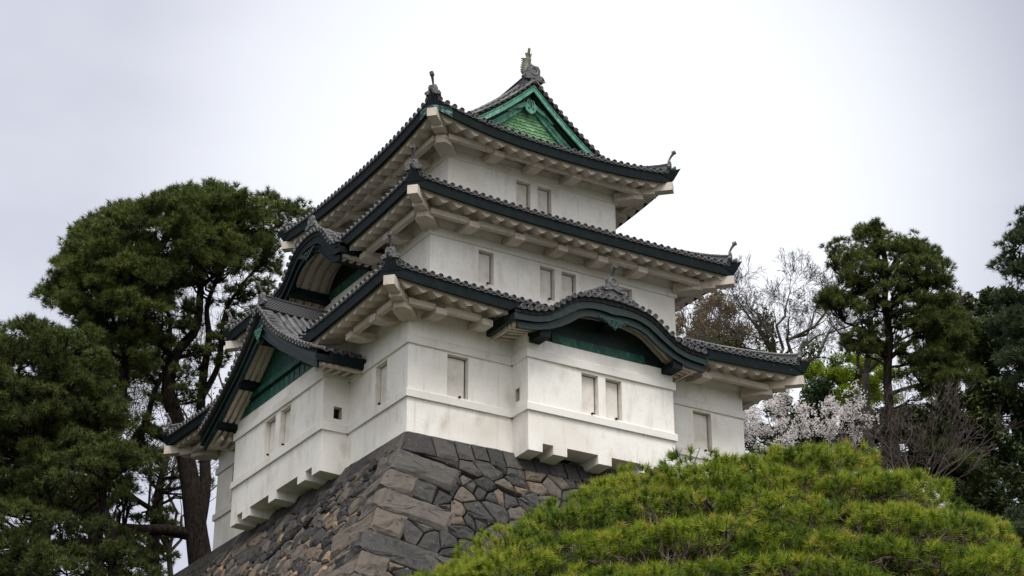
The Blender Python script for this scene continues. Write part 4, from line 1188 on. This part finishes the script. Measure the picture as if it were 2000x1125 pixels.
def broadleaf(name, label, cat, trunks, crowns, mt, D, per=260, size=.11, bark=None, group=None, flat=.8):
    limbs = []
    for tr in trunks:
        P, R_ = pxpath(tr, D); limbs.append(smooth_path(P, R_))
    base_ = limbs[0][0][0]; gp_, gr_ = footing(base_, limbs[0][1][0]); root = empty(name, tuple(gp_[0])); tag(root, label, cat, group); off = Vector(root.location)
    P, R_ = limbs[0]; b_ = MB(); b_.tube(gp_ + P, gr_ + R_, 8); o = b_.build('trunk', bark or M_BK, root, smooth=True); o.location = -off
    pads = []
    for cr_ in crowns:
        poly, depth, n, rp = cr_[:4]; pads += pads_in(poly, D + (cr_[4] if len(cr_) > 4 else 0), depth, n, rp)
    tb_ = MB()
    for (P, R_) in limbs[1:]: tb_.tube(P, R_, 6)
    for (c, r) in pads:
        d, q, rr = nearest(limbs, c); r0 = min(rr * .5, .015 + .01 * d); tb_.tube(limb_path(q, c, 5, .12), [r0 * (1 - .8 * i / 5) for i in range(6)], 4)
    o = tb_.build('branches', bark or M_BK, root); o.location = -off
    C, Nn, T = [], [], []
    for (c, r) in pads:
        m_ = int(per * 2.0 * r * r); d = rnd_dirs(m_); rad = RNG.uniform(.35, 1.05, (m_, 1)) ** .7
        C.append(np.array(c) + d * rad * np.array([r, r, r * flat])); Nn.append(unit(d * .6 + rnd_dirs(m_) + np.array([0, 0, .7]))); tn = random.random() * .4
        T.append(np.clip(tn + RNG.uniform(0, .6, m_), 0, 1))
    o = leaf_mesh('crown', np.concatenate(C), np.concatenate(Nn), size * 1.35, mt, root, np.concatenate(T)); o.location = -off
    return root
def grow(mb, p, d, ln, r, depth, spread=.5, up=.12, nseg=3, tips=None, kink=.22, shr=.78, rmin=.012, ns=None):
    """recursive bare branching"""
    P = [Vector(p)]; R_ = [r]; dd = Vector(d).normalized()
    for i in range(nseg):
        dd = (dd + Vector(rnd_dirs(1)[0]) * kink + Vector((0, 0, up * .35))).normalized(); P.append(P[-1] + dd * ln / nseg); R_.append(max(rmin, r * (1 - .32 * (i + 1) / nseg)))
    mb.tube(P, R_, 6 if r > .08 else (4 if r > .03 else 3), False)
    if tips is not None and depth <= 1: tips.append(P[-1].copy())
    if depth <= 0: return
    nb_ = 2 if random.random() < .6 else 3
    for i in range(nb_):
        nd = (dd + Vector(rnd_dirs(1)[0]) * spread * random.uniform(.8, 1.3) + Vector((0, 0, up))).normalized()
        grow(mb, P[-1], nd, ln * shr * random.uniform(.8, 1.15), R_[-1] * (.82 if i == 0 else .62), depth - 1, spread, up, nseg, tips, kink, shr, rmin)
    if depth > 1 and random.random() < .7:
        nd = (dd + Vector(rnd_dirs(1)[0]) * spread * 1.4).normalized(); grow(mb, P[len(P) // 2], nd, ln * shr * .8, R_[-1] * .4, depth - 2, spread, up, nseg, tips, kink, shr, rmin)

# ------------------------------------------------------------------ trees on the left
conifer('pine_tree', 'tall dark pine with forked trunks rising close behind the left end of the keep', 'pine tree',
    [[(394, 1112, 66), (385, 1050, 58), (374, 960, 52), (362, 890, 46), (345, 822, 42), (328, 758, 36), (345, 690, 28), (383, 640, 24), (392, 560, 18), (400, 480, 12), (398, 420, 7)],
     [(386, 1045, 34, 0), (400, 960, 32, .6), (399, 880, 30, 1.2), (392, 800, 26, 1.5), (398, 730, 22, 1), (408, 660, 18, 0), (404, 600, 14, 0), (425, 540, 11, -1), (445, 470, 7, -1)],
     [(378, 1045, 36), (330, 1036, 30), (270, 1034, 27), (215, 1028, 25), (165, 1012, 22), (130, 985, 16), (90, 975, 9)],
     [(355, 870, 28), (318, 850, 30), (285, 835, 28), (262, 860, 22), (236, 900, 26), (222, 890, 14), (228, 830, 26), (240, 765, 22), (245, 700, 16), (230, 640, 10)],
     [(395, 775, 18, 1.3), (424, 720, 15, .8), (432, 675, 14), (440, 610, 10), (470, 560, 8), (505, 520, 6), (560, 470, 4)],
     [(345, 700, 20), (300, 660, 18), (262, 600, 14), (240, 530, 10), (230, 460, 6)],
     [(392, 560, 14), (440, 520, 10), (500, 470, 7), (560, 430, 4)],
     [(300, 660, 14), (220, 640, 10), (160, 600, 7), (120, 560, 4)],
     [(285, 835, 18), (300, 770, 14), (330, 700, 12), (330, 620, 10), (310, 540, 7)]],
    [([(92, 590), (105, 545), (140, 510), (128, 470), (180, 430), (225, 405), (300, 385), (350, 372), (400, 362), (462, 378), (450, 450), (440, 510), (380, 545), (345, 570), (330, 610), (270, 620), (200, 640), (130, 625)], 4.4, 250, (.35, .85)),
     ([(330, 540), (440, 520), (540, 520), (520, 590), (470, 640), (440, 700), (400, 660), (350, 640)], 2.6, 34, (.25, .5)),
     ([(250, 640), (350, 620), (390, 700), (380, 790), (300, 800), (240, 740)], 2.6, 26, (.25, .5)),
     ([(380, 680), (440, 660), (440, 760), (400, 800)], 2.0, 12, (.2, .4)),
     ([(200, 830), (300, 820), (330, 900), (240, 920)], 2.0, 14, (.3, .5)),
     ([(350, 375), (400, 358), (470, 372), (545, 388), (596, 395), (600, 430), (552, 455), (535, 520), (470, 530), (430, 520), (360, 470)], 3.0, 95, (.3, .7)),
     ([(470, 520), (545, 500), (550, 560), (500, 590), (465, 570)], 1.5, 8, (.3, .5)),
     ([(150, 630), (330, 610), (350, 660), (260, 700), (170, 690)], 3.0, 22, (.5, .8)),
     ([(90, 950), (170, 940), (280, 930), (300, 985), (200, 1000), (100, 1000)], 2.0, 18, (.4, .7)),
     ([(180, 690), (260, 720), (310, 780), (280, 820), (200, 800)], 2.5, 9, (.4, .6))],
    M_PN, 84, per=34, L_=.33, wd=.017, K=16)
conifer('pine_tree', 'shorter broad dark pine at the left edge, its rounded top below the tall pine', 'pine tree',
    [[(70, 1180, 60), (80, 1050, 50), (95, 900, 40), (110, 800, 30), (100, 700, 16)], [(90, 950, 30), (150, 880, 22), (200, 820, 12)], [(90, 900, 30), (40, 820, 20), (10, 740, 12)]],
    [([(-60, 660), (0, 640), (60, 618), (120, 645), (190, 660), (210, 720), (160, 800), (60, 820), (-60, 830)], 4, 110, (.4, .85)),
     ([(-60, 820), (60, 820), (200, 760), (250, 800), (270, 850), (180, 880), (60, 900), (-60, 920)], 3.4, 60, (.5, .8)),
     ([(-60, 920), (80, 890), (120, 930), (60, 990), (-60, 1010)], 3, 32, (.5, .8))],
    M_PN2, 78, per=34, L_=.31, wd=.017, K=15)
conifer('pine_tree', 'low shaded pine boughs under the long horizontal limb at bottom left', 'pine tree',
    [[(230, 1200, 50), (225, 1100, 40), (215, 1040, 30), (200, 960, 20), (250, 900, 10)], [(215, 1060, 24), (120, 1060, 16), (40, 1070, 10)]],
    [([(100, 905), (190, 865), (290, 880), (320, 905), (240, 925), (200, 960), (110, 960)], 2.4, 26, (.45, .7)),
     ([(-40, 980), (120, 1000), (270, 1050), (300, 1100), (330, 1180), (-40, 1180)], 3.4, 74, (.5, .8))],
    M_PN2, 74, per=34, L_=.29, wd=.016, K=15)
conifer('pine_tree', 'shadowy mass of dark pine behind the forked trunks on the left', 'pine tree',
    [[(190, 1150, 44), (185, 1000, 38), (180, 850, 30), (190, 720, 18)], [(182, 880, 22), (120, 800, 14), (90, 740, 8)]],
    [([(60, 700), (180, 660), (320, 680), (300, 740), (230, 760), (170, 880), (60, 900)], 4, 50, (.6, .9)), ([(20, 880), (180, 850), (240, 900), (200, 1000), (30, 1010)], 3.5, 32, (.6, .9))],
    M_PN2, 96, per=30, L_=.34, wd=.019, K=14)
def bare_tree(name, label, cat, base_px, D, starts, bark, depth=6, ln=2.2, r=.16, group=None, extra=None, **kw):
    b1 = at(base_px[0], base_px[1], D); gp_, gr_ = footing(b1, r); b0 = gp_[0]; root = empty(name, tuple(b0)); tag(root, label, cat, group); off = Vector(b0)
    tmb, bmb = MB(), MB(); tips = []
    hub = at(starts[0][0], starts[0][1], D); tmb.tube(gp_ + [b1, b1.lerp(hub, .5) + Vector((.1, 0, 0)), hub], gr_ + [r * 1.3, r * 1.1, r], 8)
    o = tmb.build('trunk', bark, root, smooth=True); o.location = -off
    for (x, y, tx, ty, dd) in starts[1:]:
        a = hub if x is None else at(x, y, D); t_ = at(tx, ty, D + dd)
        P = limb_path(a, t_, 5, .12); bmb.tube(P, [r * (.62 - .36 * i / 5) for i in range(6)], 6, False)
        grow(bmb, P[-1], P[-1] - P[-3], ln, r * .26, depth, tips=tips, **kw)
        for q in (2, 3, 4): grow(bmb, P[q], Vector(rnd_dirs(1)[0]) + (P[q] - P[0]).normalized() + Vector((0, 0, .5)), ln * .85, r * .18, depth - 1, tips=tips, **kw)
    o = bmb.build('branches', bark, root); o.location = -off
    if extra: extra(root, off, tips, D)
    return root
conifer('pine_tree', 'dark pine filling the gap low behind the big trunk, beside the keep base', 'pine tree',
    [[(300, 1200, 34), (300, 1080, 30), (310, 960, 22), (330, 880, 12)], [(305, 1000, 16), (250, 960, 10), (230, 900, 6)]],
    [([(230, 1000), (300, 960), (340, 1000), (345, 1130), (220, 1130)], 2.6, 30, (.3, .55)), ([(400, 860), (418, 850), (412, 1000), (395, 960)], 1.4, 6, (.2, .35)), ([(270, 880), (340, 860), (350, 960), (290, 960)], 2.0, 10, (.22, .4))],
    M_PN2, 98, per=36, L_=.30, wd=.017, K=15)
# sparse twiggy tree glimpsed through the pine trunks
def some_leaves(mt, n, size, rad):
    def f(root, off, tips, D):
        idx = RNG.integers(0, len(tips), n); C = np.array([tuple(tips[i]) for i in idx]) + RNG.normal(0, rad, (n, 3))
        o = leaf_mesh('leaves', C, rnd_dirs(n) + np.array([0, 0, .5]), size, mt, root, RNG.uniform(0, 1, n)); o.location = -off
    return f
bare_tree('twiggy_tree', 'thin twiggy tree with sparse leaves showing between the pine trunk and the keep', 'tree', (330, 1180), 100,
    [(330, 1080), (None, 0, 290, 930, 1), (None, 0, 350, 880, -1), (None, 0, 250, 1000, 0), (None, 0, 410, 960, 1), (None, 0, 330, 800, 0), (None, 0, 270, 860, 2)], M_BG, depth=5, ln=1.9, r=.16, spread=.55, extra=some_leaves(M_LI, 3500, .10, .30))
bare_tree('twiggy_tree', 'fine bare twiggy tree against the sky behind the upper pine trunks', 'tree', (430, 980), 108,
    [(430, 860), (None, 0, 400, 740, 1), (None, 0, 460, 700, -1), (None, 0, 380, 650, 0), (None, 0, 300, 780, 0), (None, 0, 430, 620, 2)], M_BG, depth=5, ln=2.0, r=.15, spread=.6)

# ------------------------------------------------------------------ trees on the right
def ivy(root, off, tips, D):
    C = []
    for (x0, y0, x1, y1, n, r) in ((1500, 690, 1495, 610, 420, .28), (1560, 700, 1600, 680, 300, .25), (1400, 670, 1440, 690, 500, .3), (1620, 760, 1625, 700, 250, .25)):
        a, b_ = at(x0, y0, D), at(x1, y1, D); q = RNG.uniform(0, 1, (n, 1)); C.append(np.array(a) * (1 - q) + np.array(b_) * q + RNG.normal(0, r, (n, 3)))
    C = np.concatenate(C); o = leaf_mesh('ivy', C, rnd_dirs(len(C)) + np.array([0, 0, .4]), .13, M_LI, root, RNG.uniform(0, 1, len(C))); o.location = -off
bare_tree('bare_tree', 'wide bare tree with a fan of crooked dark branches and ivy, right of the keep', 'bare tree', (1530, 800), 96,
    [(1528, 725), (None, 0, 1435, 660, 0), (None, 0, 1400, 620, 1), (None, 0, 1450, 600, -1), (None, 0, 1620, 600, 1), (None, 0, 1490, 650, 1.5), (None, 0, 1540, 650, -1.5), (None, 0, 1590, 660, 1), (None, 0, 1420, 700, -1), (None, 0, 1650, 640, 0), (None, 0, 1590, 610, 2), (None, 0, 1480, 615, -1), (None, 0, 1390, 660, 1.5), (None, 0, 1535, 600, 0)],
    M_BG, depth=6, ln=.78, r=.20, spread=.66, up=.05, rmin=.009, shr=.83, extra=ivy)
bare_tree('bare_tree', 'second bare tree whose dark limb reaches sideways beside the right pine', 'bare tree', (1690, 800), 92,
    [(1690, 730), (None, 0, 1700, 640, 0), (None, 0, 1760, 640, 1), (None, 0, 1690, 590, 1), (None, 0, 1640, 650, 0), (None, 0, 1800, 650, 0)], M_BG, depth=5, ln=.85, r=.18, spread=.62, rmin=.011)
broadleaf('ochre_tree', 'tree with ochre brown young leaves rising behind the lower right roof', 'tree', [[(1390, 800, 26), (1385, 720, 20), (1380, 640, 12)]],
    [([(1318, 620), (1345, 590), (1385, 574), (1425, 590), (1452, 630), (1452, 668), (1400, 690), (1318, 690)], 2.5, 34, (.45, .7))], M_LO, 106, per=420, size=.085, bark=M_BG)
bare_tree('twiggy_tree', 'pale grey twigs in front of the ochre tree beside the keep wall', 'tree', (1385, 790), 101,
    [(1380, 740), (None, 0, 1350, 690, 0), (None, 0, 1400, 680, 1), (None, 0, 1340, 640, 0), (None, 0, 1380, 640, 1)], M_BG, depth=5, ln=1.15, r=.11, spread=.6, rmin=.013)
broadleaf('yellow_green_tree', 'bright yellow green tree glowing below the bare tree on the right', 'tree', [[(1650, 900, 24), (1650, 820, 18), (1660, 760, 10)]],
    [([(1560, 745), (1590, 712), (1640, 696), (1690, 700), (1735, 700), (1760, 740), (1750, 800), (1660, 810), (1590, 795)], 2.6, 70, (.35, .6))], M_LY, 97, per=900, size=.055)
broadleaf('evergreen_shrub', 'rounded dark evergreen shrub at the right end of the lowest roof', 'shrub', [[(1580, 900, 20), (1582, 830, 12)]],
    [([(1470, 840), (1500, 790), (1540, 755), (1590, 735), (1630, 760), (1640, 810), (1600, 850), (1500, 860)], 2.0, 36, (.4, .65))], M_LG, 92, per=420, size=.09)
broadleaf('evergreen_shrub', 'dense dark evergreen behind the cherry blossom', 'shrub', [[(1600, 980, 24), (1600, 880, 16)]],
    [([(1440, 850), (1520, 830), (1640, 800), (1760, 780), (1860, 800), (1860, 960), (1440, 960)], 2.5, 90, (.5, .8))], M_LD, 98, per=340, size=.11)
# cherry in blossom
def petals(root, off, tips, D):
    n = 9000; cl = RNG.integers(0, len(tips), 1000); cen = np.array([tuple(tips[i]) for i in cl]) + RNG.normal(0, .08, (1000, 3))
    i = RNG.integers(0, 1000, n); C = cen[i] + RNG.normal(0, .085, (n, 3))
    o = leaf_mesh('blossom', C, rnd_dirs(n), .072, M_CH, root, RNG.uniform(0, 1, n)); o.location = -off
bare_tree('cherry_tree', 'cherry tree covered in white blossom beside the right end of the keep', 'cherry tree', (1590, 960), 86,
    [(1585, 915), (None, 0, 1510, 840, 0), (None, 0, 1545, 825, 1), (None, 0, 1600, 838, 0), (None, 0, 1650, 832, -1), (None, 0, 1480, 860, 0), (None, 0, 1560, 860, -1), (None, 0, 1640, 850, -1), (None, 0, 1460, 850, 1)], M_BK, depth=4, ln=.62, r=.12, spread=.75, up=.0, shr=.75, rmin=.012, extra=petals)
conifer('pine_tree', 'single slender pine with a spiky rounded crown on the right', 'pine tree',
    [[(1752, 900, 26), (1740, 820, 24), (1733, 740, 22), (1737, 660, 20), (1728, 590, 17), (1732, 530, 14), (1722, 460, 7)],
     [(1735, 690, 14), (1700, 650, 10), (1650, 630, 6)], [(1737, 700, 14), (1790, 660, 12), (1850, 650, 7)], [(1730, 590, 12), (1680, 560, 9), (1630, 530, 5)], [(1730, 600, 12), (1790, 550, 9), (1840, 530, 5)], [(1731, 540, 10), (1760, 490, 7), (1790, 465, 4)], [(1736, 770, 12), (1800, 750, 9), (1870, 740, 5)]],
    [([(1598, 575), (1630, 540), (1612, 490), (1660, 480), (1690, 440), (1712, 440), (1740, 470), (1790, 458), (1835, 500), (1858, 540), (1850, 590), (1800, 610), (1770, 575), (1720, 575), (1670, 600), (1610, 605)], 2.6, 125, (.32, .6)),
     ([(1640, 650), (1690, 610), (1725, 630), (1725, 690), (1660, 695)], 1.8, 24, (.3, .5)),
     ([(1600, 590), (1700, 580), (1860, 580), (1880, 640), (1780, 640), (1660, 620)], 2.6, 40, (.28, .5)),
     ([(1700, 420), (1722, 425), (1740, 480), (1690, 480)], .8, 8, (.2, .32)), ([(1780, 450), (1795, 445), (1815, 500), (1770, 500)], .8, 7, (.2, .32)), ([(1603, 480), (1650, 455), (1660, 500), (1612, 520)], .8, 6, (.18, .3)),
     ([(1745, 640), (1900, 640), (1915, 760), (1800, 790), (1750, 720)], 2.4, 40, (.3, .55)),
     ([(1760, 640), (1800, 590), (1870, 600), (1900, 640), (1890, 690), (1820, 680)], 2.0, 28, (.35, .6)),
     ([(1770, 700), (1900, 690), (1915, 740), (1850, 770), (1780, 760)], 2.0, 24, (.35, .6)),
     ([(1800, 860), (1860, 850), (1920, 900), (1900, 930), (1830, 900)], 1.6, 12, (.35, .6))],
    M_PN, 88, per=44, L_=.28, wd=.015, K=15)
for q in ((1640, 462), (1608, 495)):
    pass
conifer('pine_tree', 'tall bluish pine cut by the right edge of the picture', 'pine tree',
    [[(2060, 1000, 50), (2050, 800, 44), (2040, 600, 34), (2030, 480, 18), (2025, 400, 8)], [(2040, 640, 18), (1990, 600, 10), (1960, 560, 5)], [(2040, 560, 14), (1980, 500, 8)]],
    [([(1985, 440), (2000, 418), (2060, 380), (2120, 460), (2140, 620), (2000, 640), (1952, 600), (1975, 560), (1950, 500)], 3, 60, (.4, .7)), ([(1950, 620), (2100, 600), (2120, 760), (1980, 760)], 3, 44, (.5, .8))],
    M_PB, 82, per=40, L_=.30, wd=.016, K=15)
broadleaf('evergreen_tree', 'large glossy dark evergreen filling the right side behind the slender pine', 'evergreen tree', [[(1900, 1080, 50), (1900, 900, 40), (1905, 760, 26), (1910, 660, 12)], [(1902, 850, 22), (1850, 780, 12)]],
    [([(1800, 640), (1860, 600), (1900, 575), (1950, 565), (2010, 590), (2060, 660), (2060, 800), (1900, 800), (1800, 760)], 3.6, 120, (.5, .85)),
     ([(1760, 800), (1900, 780), (2060, 800), (2060, 960), (1930, 960), (1790, 900)], 3.0, 96, (.5, .85))], M_LD, 98, per=330, size=.12)
broadleaf('evergreen_tree', 'very dark evergreen undergrowth in the lower right corner', 'evergreen tree', [[(1990, 1200, 40), (1980, 1080, 30)]],
    [([(1840, 930), (1940, 920), (2080, 920), (2080, 1140), (1960, 1140), (1880, 1020)], 3.0, 80, (.5, .8))], M_LD, 90, per=280, size=.12)
conifer('pine_tree', 'low pine bough poking out behind the clipped pine at the right edge', 'pine tree',
    [[(2030, 1180, 30), (2020, 1080, 24), (2000, 1020, 10)]], [([(1950, 1020), (2000, 990), (2060, 990), (2060, 1080), (1980, 1060)], 1.6, 22, (.35, .6))], M_PB, 76, per=40, L_=.28, wd=.015, K=15)
bare_tree('bare_bush', 'dense grey leafless bush of fine upright twigs right of the cherry', 'bare bush', (1800, 1020), 80,
    [(1800, 985), (None, 0, 1740, 880, 0), (None, 0, 1780, 850, 1), (None, 0, 1820, 860, -1), (None, 0, 1860, 870, 0), (None, 0, 1720, 920, 0), (None, 0, 1890, 890, 1), (None, 0, 1760, 900, -1), (None, 0, 1840, 900, 1)], M_BG, depth=5, ln=.82, r=.10, spread=.5, up=.14, shr=.8, rmin=.008)

# ------------------------------------------------------------------ clipped pine in the foreground
def fg_pine():
    D0 = 19.5
    ctr = at(1545, 938, D0); base_ = Vector((ctr.x, ctr.y, GZ)); root = empty('clipped_pine_tree', tuple(base_))
    tag(root, 'bright green layered dome of a clipped pine in the foreground, below the keep', 'pine tree'); off = Vector(base_)
    fw = Vector((dv.x, dv.y, 0)).normalized(); rt = Vector((r2.x, r2.y, 0)).normalized(); up = Vector((0, 0, 1))
    def dome(a, d):
        """height below the top at lateral a (right +) and depth d (away +)"""
        if a < 0: l = .094 * a * a
        else: l = .05 * a + .225 * a * a
        f = .20 * d * d if d < 0 else .12 * d * d
        return l + f + .06 * math.sin(a * 3.1 + d * 2) + .05 * math.sin(a * 5.3 - d * 3.7)
    pads = []; inn = []
    for i in range(5200):
        inner = i % 6 == 5; a = random.uniform(-5.2, 4.6); d = random.uniform(-4.2, 1.6); h = dome(a, d)
        if h > 4.6: continue
        # cloud layers: keep pads near terrace levels
        lay = .52; k = round(h / lay + .35 * math.sin(a * 1.3 + d)); 
        hz = k * lay - .35 * lay * math.sin(a * 1.3 + d)
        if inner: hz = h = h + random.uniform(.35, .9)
        p = ctr + rt * a + fw * d - up * (h * .42 + hz * .58); r = random.uniform(.24, .40)
        if all((p - q[0]).length > .245 for q in pads): pads.append((p, r)); inn.append(inner)
    C, A, T = [], [], []
    for (p, r), ii in zip(pads, inn):
        m_ = 28; d = rnd_dirs(m_); d[:, 2] = np.abs(d[:, 2]) * .9 - .12; d = unit(d)
        C.append(np.array(p) + d * np.array([r, r, r * .40])); A.append(unit(d * .8 + np.array([0, 0, .75]))); T.append(np.clip((0 if ii else random.uniform(.0, .58)) + RNG.uniform(-.15, .38, m_) + .22 * d[:, 2], 0, .97))  # inner pads get darkest tint, crown shade put into colour; upward tufts lighter
    C = np.concatenate(C); A = np.concatenate(A); T = np.concatenate(T)
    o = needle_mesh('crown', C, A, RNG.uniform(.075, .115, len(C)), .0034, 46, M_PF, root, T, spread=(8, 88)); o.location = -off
    # trunk, boughs and crooked twigs
    tb_ = MB(); hub = ctr - up * 2.2; tb_.tube(smooth_path([base_ - up * .3, base_ + up * 1.5 + rt * .25, base_ + up * 3.4 - rt * .2, hub], [.34, .28, .24, .18])[0], list(np.interp(np.arange(13), [0, 12], [.34, .17])), 10)
    o = tb_.build('trunk', M_BP, root, smooth=True); o.location = -off
    bb = MB(); hubs = []
    for i in range(26):
        an = i * 2.399; L_ = random.uniform(1.6, 4.2); e = hub + (rt * math.cos(an) + fw * math.sin(an) * .8) * L_; a_, d_ = (e - ctr).dot(rt), (e - ctr).dot(fw)
        e.z = ctr.z - dome(a_, d_) - .5; P = limb_path(base_ + up * random.uniform(3.2, 5.4), e, 7, .07); R_ = [.085 * (1 - .8 * j / 7) + .012 for j in range(8)]
        bb.tube(P, R_, 7); hubs.append((P[2:], R_[2:]))
    for (p, r) in pads:
        dd, q, rr = nearest(hubs, p); P = limb_path(q, p - up * .08, 6, .07); bb.tube(P, [.016 * (1 - .6 * j / 6) + .004 for j in range(7)], 5)
        for j in range(5):
            e = p + Vector(rnd_dirs(1)[0]) * r * .7 - up * .04; bb.tube(limb_path(P[4], e, 3, .2), [.007, .006, .005, .003], 4)
    o = bb.build('boughs', M_BP, root); o.location = -off
fg_pine()
